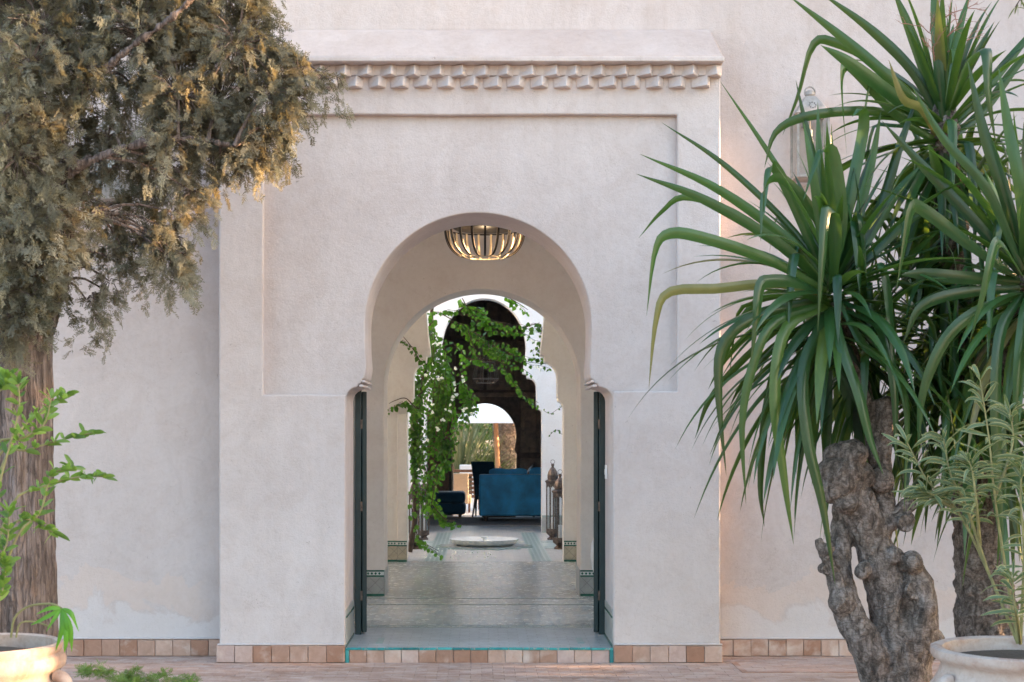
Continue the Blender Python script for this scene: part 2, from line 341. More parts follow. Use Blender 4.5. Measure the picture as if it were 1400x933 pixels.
class MB:
    def __init__(s): s.v = []; s.f = []
    def add(s, vs, fs):
        k = len(s.v); s.v += [tuple(v) for v in vs]; s.f += [tuple(i + k for i in f) for f in fs]; return s
    def box(s, x0, x1, y0, y1, z0, z1):
        return s.add([(x0, y0, z0), (x1, y0, z0), (x1, y1, z0), (x0, y1, z0), (x0, y0, z1), (x1, y0, z1), (x1, y1, z1), (x0, y1, z1)],
                     [(0, 3, 2, 1), (4, 5, 6, 7), (0, 1, 5, 4), (1, 2, 6, 5), (2, 3, 7, 6), (3, 0, 4, 7)])
    def prism_y(s, poly, y0, y1):
        """poly: (x,z) outline, extruded between y0 and y1"""
        n = len(poly)
        return s.add([(x, y0, z) for x, z in poly] + [(x, y1, z) for x, z in poly],
                     [tuple(range(n)), tuple(range(2 * n - 1, n - 1, -1))] + [((i + 1) % n, i, n + i, n + (i + 1) % n) for i in range(n)])
    def prism_z(s, poly, z0, z1):
        n = len(poly)
        return s.add([(x, y, z0) for x, y in poly] + [(x, y, z1) for x, y in poly],
                     [tuple(range(n - 1, -1, -1)), tuple(range(n, 2 * n))] + [(i, (i + 1) % n, n + (i + 1) % n, n + i) for i in range(n)])
    def lathe(s, prof, seg=24, c=(0, 0, 0), lobe=None, squash=1.0):
        vs = []
        for r, z in prof:
            for i in range(seg):
                a = 2 * math.pi * i / seg; rr = r * (1 + (lobe(a, z) if lobe else 0))
                vs.append((c[0] + rr * math.cos(a), c[1] + rr * math.sin(a) * squash, c[2] + z))
        fs = []
        for j in range(len(prof) - 1):
            for i in range(seg):
                a, b_ = j * seg + i, j * seg + (i + 1) % seg
                fs.append((a, b_, b_ + seg, a + seg))
        fs.append(tuple(range(seg - 1, -1, -1))); k = (len(prof) - 1) * seg; fs.append(tuple(range(k, k + seg)))
        return s.add(vs, fs)
    def tube(s, pts, rad, seg=8, caps=True):
        pts = [Vector(p) for p in pts]; n = len(pts)
        if not hasattr(rad, '__len__'): rad = [rad] * n
        vs = []; ref = Vector((0, 0, 1))
        t0 = (pts[1] - pts[0]).normalized()
        if abs(t0.z) > .9: ref = Vector((1, 0, 0))
        u = t0.cross(ref).normalized()
        for i in range(n):
            t = (pts[min(i + 1, n - 1)] - pts[max(i - 1, 0)]).normalized()
            u = (u - t * u.dot(t)).normalized(); v_ = t.cross(u)
            for k in range(seg):
                a = 2 * math.pi * k / seg; vs.append(tuple(pts[i] + (u * math.cos(a) + v_ * math.sin(a)) * rad[i]))
        fs = [(j * seg + i, j * seg + (i + 1) % seg, (j + 1) * seg + (i + 1) % seg, (j + 1) * seg + i) for j in range(n - 1) for i in range(seg)]
        if caps: fs += [tuple(range(seg - 1, -1, -1)), tuple(range((n - 1) * seg, n * seg))]
        return s.add(vs, fs)
    def mesh(s, name, off=(0, 0, 0)):
        me = bpy.data.meshes.new(name)
        o = Vector(off); me.from_pydata([tuple(Vector(v) - o) for v in s.v], [], s.f); me.update()
        bm = bmesh.new(); bm.from_mesh(me); bmesh.ops.recalc_face_normals(bm, faces=bm.faces); bm.to_mesh(me); bm.free()
        return me
    def build(s, name, mat, parent=None, bevel=0, seg=2, sm=None, kind=None):
        me = s.mesh(name, root_off(parent)); o = link(name, me, mat, parent)
        if sm: smooth(me, sm)
        if bevel:
            m = o.modifiers.new('bevel', 'BEVEL'); m.width = bevel; m.segments = seg; m.limit_method = 'ANGLE'; m.angle_limit = R(40)
            if not sm: smooth(me, 30)
        if kind: o['kind'] = kind
        return o

def catmull(pts, n):
    pts = [Vector(p) for p in pts]
    if len(pts) == 2: return [pts[0].lerp(pts[1], i / (n - 1)) for i in range(n)]
    P_ = [pts[0] * 2 - pts[1]] + pts + [pts[-1] * 2 - pts[-2]]; out = []; m = len(pts) - 1
    for i in range(n):
        t = i / (n - 1) * m; k = min(int(t), m - 1); t -= k
        a, b, c, d = P_[k:k + 4]
        out.append(.5 * ((2 * b) + (c - a) * t + (2 * a - 5 * b + 4 * c - d) * t * t + (3 * b - a - 3 * c + d) * t ** 3))
    return out
def lerp_list(v, n):
    out = []; m = len(v) - 1
    for i in range(n):
        t = i / (n - 1) * m; k = min(int(t), m - 1); out.append(v[k] + (v[k + 1] - v[k]) * (t - k))
    return out

def scatter_mesh(name, tv, tf, mats, locs, tints, mat, parent, edge=None):
    """many small leaves joined into one mesh, with a tint value per leaf"""
    tv = np.asarray(tv, float); tf = np.asarray(tf, int); n, nv, nf, k = len(locs), len(tv), len(tf), tf.shape[1]
    V = np.einsum('nij,vj->nvi', mats, tv) + locs[:, None, :]
    V = V.reshape(-1, 3) - np.array(root_off(parent))
    F = (tf[None] + (np.arange(n) * nv)[:, None, None]).reshape(-1)
    me = bpy.data.meshes.new(name); me.vertices.add(n * nv); me.vertices.foreach_set('co', V.ravel())
    me.loops.add(n * nf * k); me.loops.foreach_set('vertex_index', F.astype(np.int32))
    me.polygons.add(n * nf); me.polygons.foreach_set('loop_start', (np.arange(n * nf) * k).astype(np.int32))
    me.polygons.foreach_set('loop_total', np.full(n * nf, k, np.int32)); me.update(calc_edges=True)
    a = me.attributes.new('tint', 'FLOAT', 'POINT'); a.data.foreach_set('value', np.repeat(tints, nv).astype(np.float32))
    if edge is not None:
        a = me.attributes.new('edge', 'FLOAT', 'POINT'); a.data.foreach_set('value', np.tile(edge, n).astype(np.float32))
    return link(name, me, mat, parent)

def basis(dirs, ups):
    """columns: x = side, y = dir, z = normal"""
    d = dirs / np.linalg.norm(dirs, axis=1, keepdims=True)
    s = np.cross(d, ups); s /= (np.linalg.norm(s, axis=1, keepdims=True) + 1e-9)
    nrm = np.cross(s, d)
    return np.stack([s, d, nrm], axis=2)

def jitter_line(poly, step=.16, amp=.0035):
    """make straight plaster edges slightly hand-made"""
    out = []; n = len(poly)
    for i in range(n):
        a, b = Vector(poly[i]), Vector(poly[(i + 1) % n]); L = (b - a).length; k = max(1, int(L / step))
        nrm = Vector((-(b - a).y, (b - a).x)).normalized() if L > 0 else Vector((0, 0))
        for j in range(k):
            p = a.lerp(b, j / k)
            if j > 0: p = p + nrm * random.uniform(-amp, amp)
            out.append((p.x, p.y))
    return out

# ------------------------------------------------------------------ ground
def structure(name, mb, mat, bevel=0):
    o = mb.build(name, mat, None, bevel); o['kind'] = 'structure'; return o
structure('ground', MB().box(-400, 400, -400, 600, -.4, -.03), M['garden_soil'])

def terrace():
    """terracotta paving tiles in front of the portal, laid as thin slabs with recessed joints"""
    base = structure('terrace', MB().box(-9, 9, -9.9, .29, -.3, -.012), M['mortar'])
    vs = []; fs = []; tint = []
    y = .285
    row = 0
    while y > -9.8:
        near = y > -2.2
        d = .072 if near else .30; Lx = .145 if near else .30; x = -6 + (row % 2) * Lx / 2
        while x < 6:
            k = len(vs); g = .0012; z = random.uniform(-.0008, .0006)
            zz = [z + random.uniform(-.0004, .0004) for _ in range(4)]
            y0, y1 = y - d, y
            vs += [(x + g, y0 + g, zz[0]), (x + Lx - g, y0 + g, zz[1]), (x + Lx - g, y1 - g, zz[2]), (x + g, y1 - g, zz[3]),
                   (x + g, y0 + g, -.02), (x + Lx - g, y0 + g, -.02), (x + Lx - g, y1 - g, -.02), (x + g, y1 - g, -.02)]
            fs += [(k, k + 1, k + 2, k + 3), (k + 4, k + 5, k + 1, k), (k + 5, k + 6, k + 2, k + 1), (k + 6, k + 7, k + 3, k + 2), (k + 7, k + 4, k, k + 3)]
            # a few large inspection slabs read as darker rectangles
            t = min(1, max(0, random.gauss(.5, .22)))
            if 1.85 < x < 2.55 and -.42 < y < -.05: t *= .35
            tint += [t] * 8
            x += Lx
        y -= d; row += 1
    me = bpy.data.meshes.new('paving_tile'); me.from_pydata(vs, [], fs); me.update()
    a = me.attributes.new('tint', 'FLOAT', 'POINT'); a.data.foreach_set('value', tint)
    o = link('paving_tile', me, M['paving'], base); o['kind'] = 'stuff'
    # bright strips round the inspection slabs
    s = MB()
    for x0, x1, y0, y1 in ((1.72, 1.76, -.44, .0), (2.6, 2.64, -.44, .0), (1.76, 2.6, -.44, -.41)): s.box(x0, x1, y0, y1, -.01, .004)
    s.build('slab_edge', M['brick'], base)
terrace()

# ------------------------------------------------------------------ entrance portal
def arch_pts(cx, hw, z0, h, a0, a1, n):
    return [(cx + hw * math.cos(a0 + (a1 - a0) * i / n), z0 + h * math.sin(a0 + (a1 - a0) * i / n)) for i in range(n + 1)]
PX0, PX1 = -1.775, 1.65
def quarter(x0, z0, x1, z1, n=5):
    """quarter-round from (x0,z0) rising then turning to (x1,z1)"""
    return [(x0 + (x1 - x0) * (1 - math.cos(math.pi / 2 * i / n)), z0 + (z1 - z0) * math.sin(math.pi / 2 * i / n)) for i in range(1, n + 1)]
def portal_opening():
    L = [(-.915, 0), (-.915, 1.80)] + quarter(-.915, 1.80, -.835, 1.885) + [(-.83, 1.905), (-.812, 1.908), (-.808, 1.935), (-.79, 1.945), (-.785, 1.96)]
    # keyhole arc, from a little below the centre round to the same on the right
    cx, cz, r = -.006, 2.302, .780
    arc = [(cx - .768, 2.03), (cx - .777, 2.15)] + [(cx - r * math.cos(t), cz + r * math.sin(t)) for t in [math.pi * i / 72 for i in range(73)]] + [(cx + .777, 2.15), (cx + .768, 2.03)]
    Rr = [(.765, 1.96), (.77, 1.945), (.785, 1.935), (.789, 1.908), (.812, 1.905), (.818, 1.885)]
    q = quarter(.918, 1.80, .818, 1.885)[:-1]
    Rr += list(reversed(q)) + [(.918, 1.80), (.918, 0)]
    return L + arc + Rr
OPEN = portal_opening()
portal = thing('entrance_portal', 'tall pinkish plaster portal with horseshoe archway and corbelled top', 'gateway', (0, 0, 0))
def portal_body():
    body = [(PX0, 0)] + OPEN + [(PX1, 0), (PX1, 4.02), (PX0, 4.02)]
    MB().prism_y(body, .055, .66).build('archway', M['front'], portal, .012, 3)
    # raised surround outside the sunken panel
    pl, pr, pt = -1.475, 1.355, 3.745
    lo = [p for p in OPEN if p[1] <= 1.80 and p[0] < 0]; ro = [p for p in OPEN if p[1] <= 1.80 and p[0] > 0]
    fr = [(PX0, 0), (-.915, 0), (-.915, .6), (-.9155, 1.2), (-.915, 1.80), (-.912, 1.829), (-1.2, 1.833), (pl, 1.83), (pl - .002, 2.5), (pl + .001, 3.1), (pl, pt)]
    fr += [(-.9, pt + .004), (-.2, pt - .002), (.6, pt + .003), (pr, pt), (pr + .002, 3.0), (pr, 1.853), (1.1, 1.857), (.915, 1.853), (.918, 1.80), (.918, 0), (PX1, 0), (PX1, 1.2), (PX1 + .002, 2.4), (PX1, 4.02), (PX0, 4.02), (PX0 - .003, 2.5)]
    MB().prism_y(fr, 0.0, .0555).build('raised_surround', M['front'], portal, .010, 3)
    # impost mouldings, two little steps carried through the depth of the arch
    for s, x in ((-1, -.80), (1, .785)):
        m = MB()
        m.box(min(x, x - s * .022), max(x, x - s * .022), -.008, .655, 1.912, 1.93)
        m.box(min(x + s * .02, x - s * .012), max(x + s * .02, x - s * .012), -.008, .654, 1.882, 1.90)
        m.build('impost_moulding', M['front'], portal, .006, 2)
portal_body()

def cornice():
    zt = 4.075; x0, x1 = PX0 - .02, PX1 + .0
    MB().box(x0, x1 + .005, -.135, .30, zt, zt + .035).build('cornice_slab', M['front'], portal, .008, 3)
    # backing
    MB().box(x0 + .02, x1, -.030, .05, 4.005, zt + .001).build('cornice_backing', M['front'], portal, .005)
    # sloping coping
    a = zt + .035
    m = MB().add([(x0 - .0, -.128, a), (x1 + .0, -.128, a), (x1 + .0, .30, a), (x0, .30, a), (x0 + .02, .30, a + .30), (x1 - .03, .30, a + .30), (x1 - .035, .17, a + .245), (x0 + .03, .17, a + .245)],
                 [(0, 1, 6, 7), (7, 6, 5, 4), (1, 2, 5, 6), (3, 0, 7, 4), (2, 3, 4, 5), (0, 3, 2, 1)])
    m.build('coping', M['cap'], portal, .01, 3)
    pitch = .158
    def corb(var, p, e, h):
        m = MB(); wd = .146 + var * .003; r = .022 + .006 * var
        top = [(-wd / 2 + .006, .02), (-wd / 2 + .008, -e * .5), (r, -p * .62), (wd / 2 - .008, -e * .5), (wd / 2 - .006, .02)]
        bot = [(-wd / 2 + .010, .02), (-wd / 2 + .012, -e), (r - .004, -p), (wd / 2 - .016, -e), (wd / 2 - .014, .02)]
        n = 5; m.add([(x, y, -h + random.uniform(-.003, .003)) for x, y in bot] + [(x, y, 0) for x, y in top],
                     [tuple(range(n - 1, -1, -1)), tuple(range(n, 2 * n))] + [(i, (i + 1) % n, n + (i + 1) % n, n + i) for i in range(n)])
        me = m.mesh('corbel'); return me
    rows = [(.118, .022, .078, zt - .002, 0.0, -.004), (.096, .010, .074, zt - .077, pitch / 2, -.001)]
    for (p, e, h, z, sh, yb) in rows:
        var = [corb(v, p, e, h) for v in (-1, 0, 1, 2)]
        x = x1 - .055 - sh
        while x > x0 + .05:
            me = random.choice(var); o = link('corbel', me, M['front'], portal, (x + random.uniform(-.004, .004), yb, z + random.uniform(-.002, .002)))
            o.rotation_euler = (random.uniform(-.02, .02), random.uniform(-.02, .02), random.uniform(-.04, .04))
            b = o.modifiers.new('bevel', 'BEVEL'); b.width = .006; b.segments = 2
            x -= pitch
cornice()

# terracotta plinth tiles, shared meshes
brick_meshes = []
for i in range(5):
    m = MB(); m.box(-.0605, .0605, -.009, .02, .004, .118); me = m.mesh('brick')
    for v in me.vertices:
        v.co.x += random.uniform(-.0018, .0018); v.co.z += random.uniform(-.002, .002)
        if v.co.y < 0: v.co.y += random.uniform(-.002, .002)
    me.materials.append(M['brick']); brick_meshes.append(me)
def brick_row(x0, x1, y, parent, z=0.0, wd=.1235, sc=1.0, side=None):
    n = max(1, round((x1 - x0) / wd)); step = (x1 - x0) / n
    for i in range(n):
        o = link('brick', random.choice(brick_meshes), None, parent)
        f = step / .1235
        o.scale = (f * random.uniform(.985, 1.0), 1, sc * random.uniform(.95, 1.02)); o.location = Vector((x0 + step * (i + .5), y + random.uniform(-.004, .003), z)) - root_off(parent)
        b = o.modifiers.new('bevel', 'BEVEL'); b.width = .003; b.segments = 2
plin = MB().box(PX0 - .008, -.917, -.012, .03, 0, .121).build('plinth', M['mortar'], portal, .004)
brick_row(PX0 - .018, -.915, -.016, plin)
plin = MB().box(.917, PX1 + .01, -.012, .03, 0, .121).build('plinth', M['mortar'], portal, .004)
brick_row(.922, PX1 + .01, -.016, plin)
# step with turquoise nosing
step = MB().box(-.915, .918, -.002, .06, -.02, .092).build('step', M['mortar'], portal)
brick_row(-.885, .888, -.004, step, -.004, .116, .77)
nose = MB().box(-.914, .917, -.006, .008, .088, .0995).build('nosing', M['mortar'], portal)
x = -.914
while x < .90:
    L = min(random.uniform(.10, .16), .916 - x); dy, dz = random.uniform(-.002, .002), random.uniform(-.0015, .0012)
    MB().box(x + .0015, x + L - .0015, -.016 + dy, -.002, .086 + dz, .1035 + dz).build('nosing_tile', M['teal'], nose, .003); x += L
for x0 in (-.914, .892):
    MB().box(x0, x0 + .026, -.014, .004, -.01, .0855).build('nosing_tile', M['teal'], nose, .003)
# little plaster ledge on top of plinths
MB().box(PX0 - .012, -.92, -.020, .004, .1205, .130).box(.922, PX1 + .012, -.020, .004, .1205, .130).build('plinth_ledge', M['front'], portal, .006, 2)
# jamb dado tiles on the sides of the doorway
for s, x in ((-1, -.915), (1, .918)):
    jb = MB().box(min(x, x - s * .006), max(x, x - s * .006), .01, .62, .104, .36).build('jamb_dado', M['grey_tile'], portal, .002)
    MB().box(min(x - s * .006, x - s * .010), max(x - s * .006, x - s * .010), .012, .615, .30, .315).box(min(x - s * .006, x - s * .010), max(x - s * .006, x - s * .010), .012, .615, .104, .122).build('green_tile_band', M['green_tile'], jb)
MB().box(.905, .917, .47, .535, 1.24, 1.34).box(.901, .905, .485, .52, 1.27, 1.31).build('light_switch', M['switch'], portal, .003)

# ------------------------------------------------------------------ garden wall (main facade)
gw = thing('garden_wall', 'high pale pink plastered house wall running behind the portal', 'wall', (0, .45, 0))
MB().prism_y([(-9, 0), (-1.72, 0), (-1.72, 3.95), (1.60, 3.95), (1.60, 0), (6.5, 0), (6.5, 7.2), (-9, 7.2)], .30, .62).build('plastered_face', M['wall'], gw)
pl2 = MB().box(-4.6, PX0, .288, .31, 0, .119).build('plinth', M['mortar'], gw)
brick_row(-4.4, PX0 - .001, .284, pl2)
pl2 = MB().box(PX1, 5.2, .288, .31, 0, .119).build('plinth', M['mortar'], gw)
brick_row(PX1 + .012, 5.0, .284, pl2)
MB().box(-4.6, PX0 - .001, .277, .302, .1215, .129).box(PX1 + .001, 5.2, .277, .302, .1215, .129).build('plinth_ledge', M['wall'], gw, .005, 2)

# ------------------------------------------------------------------ doors
def door(s):
    xh = -.905 if s < 0 else .921
    t = thing('green_door', 'dark green wooden door leaf folded open on the %s jamb of the archway' % ('left' if s < 0 else 'right'), 'door', (xh, .7, .1), 'green door leaves of the archway')
    w_ = .05
    MB().box(min(xh, xh - s * w_ * -1 if False else xh - s * .045), max(xh, xh - s * .045), .668, .74, .1, 1.885).build('frame_post', M['green_door'], t, .004)
    # leaf, opened back past square so that we see its thick meeting edge
    lf = MB(); x0 = xh - s * .047; x1 = xh - s * .083
    a, b = min(x0, x1), max(x0, x1)
    k = .16 * s    # leaf swings outward with depth
    def P4(x, y, z): return (x + (y - .70) * k, y, z)
    y0, y1 = .69, 1.55
    vs = [P4(a, y0, .115), P4(b, y0, .115), P4(b, y1, .115), P4(a, y1, .115), P4(a, y0, 1.872), P4(b, y0, 1.872), P4(b, y1, 1.872), P4(a, y1, 1.872)]
    lf.add(vs, [(0, 3, 2, 1), (4, 5, 6, 7), (0, 1, 5, 4), (1, 2, 6, 5), (2, 3, 7, 6), (3, 0, 4, 7)])
    leaf = lf.build('leaf', M['green_door'], t, .005)
    pn = MB()
    for z0, z1 in ((.25, .8), (.9, 1.7)):
        xi = (b if s < 0 else a)
        pn.add([P4(xi, .80, z0), P4(xi - s * .008, .80, z0), P4(xi - s * .008, 1.45, z0), P4(xi, 1.45, z0), P4(xi, .80, z1), P4(xi - s * .008, .80, z1), P4(xi - s * .008, 1.45, z1), P4(xi, 1.45, z1)],
               [(0, 3, 2, 1), (4, 5, 6, 7), (0, 1, 5, 4), (1, 2, 6, 5), (2, 3, 7, 6), (3, 0, 4, 7)])
    pn.build('panel', M['green_door'], leaf)
    hm = MB()
    for z in (.35, 1.0, 1.6): hm.box(min(xh - s * .04, xh - s * .055), max(xh - s * .04, xh - s * .055), .66, .668, z, z + .07)
    hm.build('hinge', M['iron'], t)
door(-1); door(1)

# ------------------------------------------------------------------ floors (all at z = 0.1)
structure('threshold_floor', MB().box(-.915, .918, .006, 1.05, -.05, .0995), M['floor_sill'])
structure('hall_floor', MB().box(-2.6, 2.6, 1.05, 6.9, -.05, .0995), M['floor_hall'])
structure('patio_floor', MB().box(-4.5, 4.5, 6.9, 12.32, -.05, .0995), M['floor_patio'])
structure('salon_floor', MB().box(-3.4, 3.4, 12.32, 17.2, -.05, .0995), M['floor_patio'])
structure('garden_paving', MB().box(-6, 6, 17.2, 24.5, -.05, .085), M['pale_stone'])
structure('front_infill_floor', MB().box(-2.6, 2.6, .62, 1.05, -.06, .098), M['floor_sill'])
g = MB()
g.box(-.72, -.675, .22, .48, .0995, .1035); g.box(.69, .735, .22, .48, .0995, .1035)      # short green inlays of the threshold
g.build('threshold_inlay', M['pale_green'])['kind'] = 'structure'
g = MB()
for y, d in ((1.05, .05), (1.16, .02), (2.55, .07), (3.05, .03)):
    x = -2.5
    while x < 2.5: g.box(x, x + .055, y, y + d, .0995, .1025); x += .062
g.build('hall_floor_bands', simple('dark_inlay_tile', (.27, .285, .255), .3, var=.3))['kind'] = 'structure'
g = MB()
for x0 in (-.62, .63):
    for dx in (0, .055, .11, .165): g.box(x0 + dx, x0 + dx + .032, 6.95, 12.0, .0995, .1025)
for y in (8.9, 9.15, 9.9, 10.15):
    for x0, x1 in ((-4, -.63), (-.40, .62), (.85, 4)): g.box(x0, x1, y, y + .07, .0995, .1025)
g.build('patio_floor_bands', M['pale_green'])['kind'] = 'structure'
g = MB().box(-.63, -.40, 6.95, 12.0, .0995, .1008).box(.62, .85, 6.95, 12.0, .0995, .1008).box(-4, -.632, 8.85, 10.25, .0995, .1008).box(.852, 4, 8.85, 10.25, .0995, .1008)
g.build('patio_floor_runner', simple('pale_jade_tile', (.44, .51, .49), .3, var=.12))['kind'] = 'structure'

# ------------------------------------------------------------------ dado builder: diamond tiles clipped to a rectangle
def clip(poly, x0, x1, z0, z1):
    for ax, lim, sg in ((0, x0, 1), (0, x1, -1), (1, z0, 1), (1, z1, -1)):
        out = []
        for i in range(len(poly)):
            a, b = poly[i], poly[(i + 1) % len(poly)]; da = (a[ax] - lim) * sg; db = (b[ax] - lim) * sg
            if da >= 0: out.append(a)
            if (da > 0 and db < 0) or (da < 0 and db > 0):
                t = da / (da - db); out.append((a[0] + (b[0] - a[0]) * t, a[1] + (b[1] - a[1]) * t))
        poly = out
        if not poly: return []
    return poly
def dado(parent, x0, x1, yf, mat, z0=.1, h=.235, dia=.12):
    """tiled foot of a pillar on its front face (yf): backing, diamond tiles, green base and frieze"""
    bk = MB().box(x0, x1, yf - .008, yf + .001, z0, z0 + h).build('dado', M['grout'], parent)
    c = dia; i = 0
    x = x0 - c
    while x < x1 + c:
        z = z0 - c + (c / 2 if i % 2 else 0)
        while z < z0 + h:
            r = c / 2 - .003; poly = clip([(x - r, z), (x, z - r), (x + r, z), (x, z + r)], x0 + .002, x1 - .002, z0 + .022, z0 + h - .062)
            if len(poly) >= 3: MB().prism_y(poly, yf - .012, yf - .007).build('tile', mat, bk)
            z += c
        x += c / 2; i += 1
    f = MB().box(x0, x1, yf - .014, yf - .0075, z0, z0 + .02).box(x0, x1, yf - .014, yf - .0075, z0 + h - .06, z0 + h - .047).box(x0, x1, yf - .014, yf - .0075, z0 + h - .013, z0 + h)
    f.build('green_tile_band', M['green_tile'], bk)
    wv = MB().box(x0, x1, yf - .012, yf - .0076, z0 + h - .046, z0 + h - .014).build('white_frieze', M['white_tile'], bk)
    d = MB(); x = x0 + .018
    while x < x1 - .01:
        d.prism_y([(x - .012, z0 + h - .03), (x, z0 + h - .043), (x + .012, z0 + h - .03), (x, z0 + h - .017)], yf - .0145, yf - .0115); x += .034
    d.build('frieze_diamond', M['green_tile'], wv)

# ------------------------------------------------------------------ hall arch wall (second arch)
w2 = thing('hall_arch_wall', 'cream plastered wall with plain round arch at the back of the entrance hall', 'wall', (0, 3.5, .1))
cx2, r2, zc2 = .028, .888, 1.992
op2 = [(cx2 - r2, .1)] + [(cx2 - r2 * math.cos(math.pi * i / 64), zc2 + r2 * math.sin(math.pi * i / 64)) for i in range(65)] + [(cx2 + r2, .1)]
MB().prism_y([(-2.2, .1)] + op2 + [(2.2, .1), (2.2, 3.75), (-2.2, 3.75)], 3.25, 3.76).build('arch', M['hall'], w2, .012, 3)
dado(w2, -1.6, cx2 - r2, 3.25, M['grey_tile']); dado(w2, cx2 + r2, 1.6, 3.25, M['grey_tile'])
for s, x in ((-1, cx2 - r2), (1, cx2 + r2)):
    MB().box(min(x, x - s * .008), max(x, x - s * .008), 3.262, 3.75, .1, .335).build('reveal_dado', M['grey_tile'], w2, .002)
# hall shell
structure('hall_corner_pier', MB().box(-2.2, -2.0, .67, .95, .0, 3.56).box(2.0, 2.2, .67, .95, .0, 3.56), M['white'])
structure('hall_front_lining', MB().prism_y([(-2.0, .1), (-1.1, .1), (-1.1, 3.2), (1.1, 3.2), (1.1, .1), (2.0, .1), (2.0, 3.75), (-2.0, 3.75)], .625, .665), M['tan'])
structure('hall_ceiling', MB().box(-2.2, 2.2, .625, 3.76, 3.56, 3.8), M['tan'])
structure('gallery_ceiling', MB().box(-3.4, 3.4, 3.765, 6.9, 3.9, 4.1), M['tan'])
structure('added_yard_wall', MB().box(-6.2, -6.0, .62, 12.3, -.05, 4.1).box(6.0, 6.2, .62, 12.3, -.05, 4.1), M['white'])  # unseen walls added to hold off low sun and bounce skylight indoors
structure('added_yard_paving', MB().box(-6.0, -2.6, .62, 6.9, -.05, .09).box(2.6, 6.0, .62, 6.9, -.05, .09), M['pale_stone'])  # unseen pale floor added to keep the bounced light neutral

# ------------------------------------------------------------------ gallery arch wall (third arch, stepped keyhole)
def stepped(cx, pts, widest, zc, htop, n=40):
    """pts: right-hand (halfwidth, z) from the floor up to the spring of the round head"""
    head = [(cx + widest * math.cos(t), zc + htop * math.sin(t)) for t in [math.pi * i / n for i in range(n + 1)]]
    right = [(cx + w_, z) for w_, z in pts]; left = [(cx - w_, z) for w_, z in pts]
    return left + list(reversed(head)) + list(reversed(right))
w3 = thing('gallery_arch_wall', 'cream wall with stepped keyhole arch between gallery and open patio', 'wall', (0, 7, .1))
p3 = [(.905, .1), (.905, 1.86), (.90, 1.90), (.875, 1.935), (.84, 1.95), (.84, 1.985), (.83, 1.99), (.83, 2.22), (.825, 2.27), (.80, 2.33), (.755, 2.375), (.71, 2.40), (.685, 2.405), (.68, 2.47), (.638, 2.48), (.635, 2.51), (.642, 2.58), (.66, 2.72), (.675, 2.86), (.683, 2.95)]
MB().prism_y([(-4.5, .1)] + stepped(.074, p3, .685, 3.05, .70) + [(4.5, .1), (4.5, 4.4), (-4.5, 4.4)], 6.9, 7.2).build('arch', M['tan'], w3, .012, 3)
dado(w3, -1.4, -.945, 6.9, M['tan_tile'], h=.24); dado(w3, .979, 1.5, 6.9, M['tan_tile'], h=.24)
pil = MB().box(-.942, -.831, 6.872, 6.9, .1, 1.80).build('pilaster', M['tan'], w3, .006)
dado(w3, -.943, -.832, 6.870, M['tan_tile'], h=.24)
# patio side walls
structure('patio_side_wall', MB().box(-3.7, -3.5, 7.2, 12.0, 0, 4.4).box(3.5, 3.7, 7.2, 12.0, 0, 4.4), M['white'])

# ------------------------------------------------------------------ patio arch wall (fourth arch)
w4 = thing('patio_arch_wall', 'bright white patio wall with stepped keyhole arch before the dark salon', 'wall', (0, 12.1, .1))
p4 = [(.868, .1), (.868, 1.90), (.862, 1.925), (.84, 1.945), (.81, 1.95), (.80, 1.965), (.79, 1.975), (.785, 2.30), (.77, 2.355), (.74, 2.395), (.69, 2.415), (.645, 2.42), (.64, 2.475), (.578, 2.49), (.585, 2.53), (.60, 2.62), (.618, 2.74), (.628, 2.82)]
MB().prism_y([(-3.7, .1)] + stepped(.075, p4, .631, 2.87, .75) + [(3.7, .1), (3.7, 4.6), (-3.7, 4.6)], 12.0, 12.3).build('arch', M['white'], w4, .010, 3)
for a, b in ((-1.4, -.795), (.945, 1.6)):
    dd = MB().box(a, b, 11.99, 12.001, .1, .36).build('dado', M['grey_tile'], w4); MB().box(a, b, 11.984, 11.991, .335, .355).box(a, b, 11.984, 11.991, .1, .118).build('green_tile_band', M['pale_green'], dd)

# ------------------------------------------------------------------ salon
structure('salon_side_wall', MB().box(-3.4, -3.2, 12.3, 16.8, 0, 4.4).box(3.2, 3.4, 12.3, 16.8, 0, 4.4), M['wood_dark'])
structure('salon_ceiling', MB().box(-3.4, 3.4, 12.3, 17.0, 4.2, 4.4), M['wood_dark'])
structure('salon_carpet', MB().box(-1.6, 2.4, 13.75, 16.0, .0995, .112), M['carpet'])
w5 = thing('carved_wooden_screen', 'dark carved wooden screen wall with small keyhole arch to the garden', 'screen', (0, 16.9, .1))
cx5 = .107
p5 = [(.58, .1), (.58, 1.22), (.56, 1.25), (.545, 1.30), (.553, 1.36), (.565, 1.45)]
MB().prism_y([(-3.3, .1)] + stepped(cx5, p5, .575, 1.55, .60, 36) + [(3.3, .1), (3.3, 4.3), (-3.3, 4.3)], 16.8, 16.9).build('screen_wall', M['wood_dark'], w5, .006)
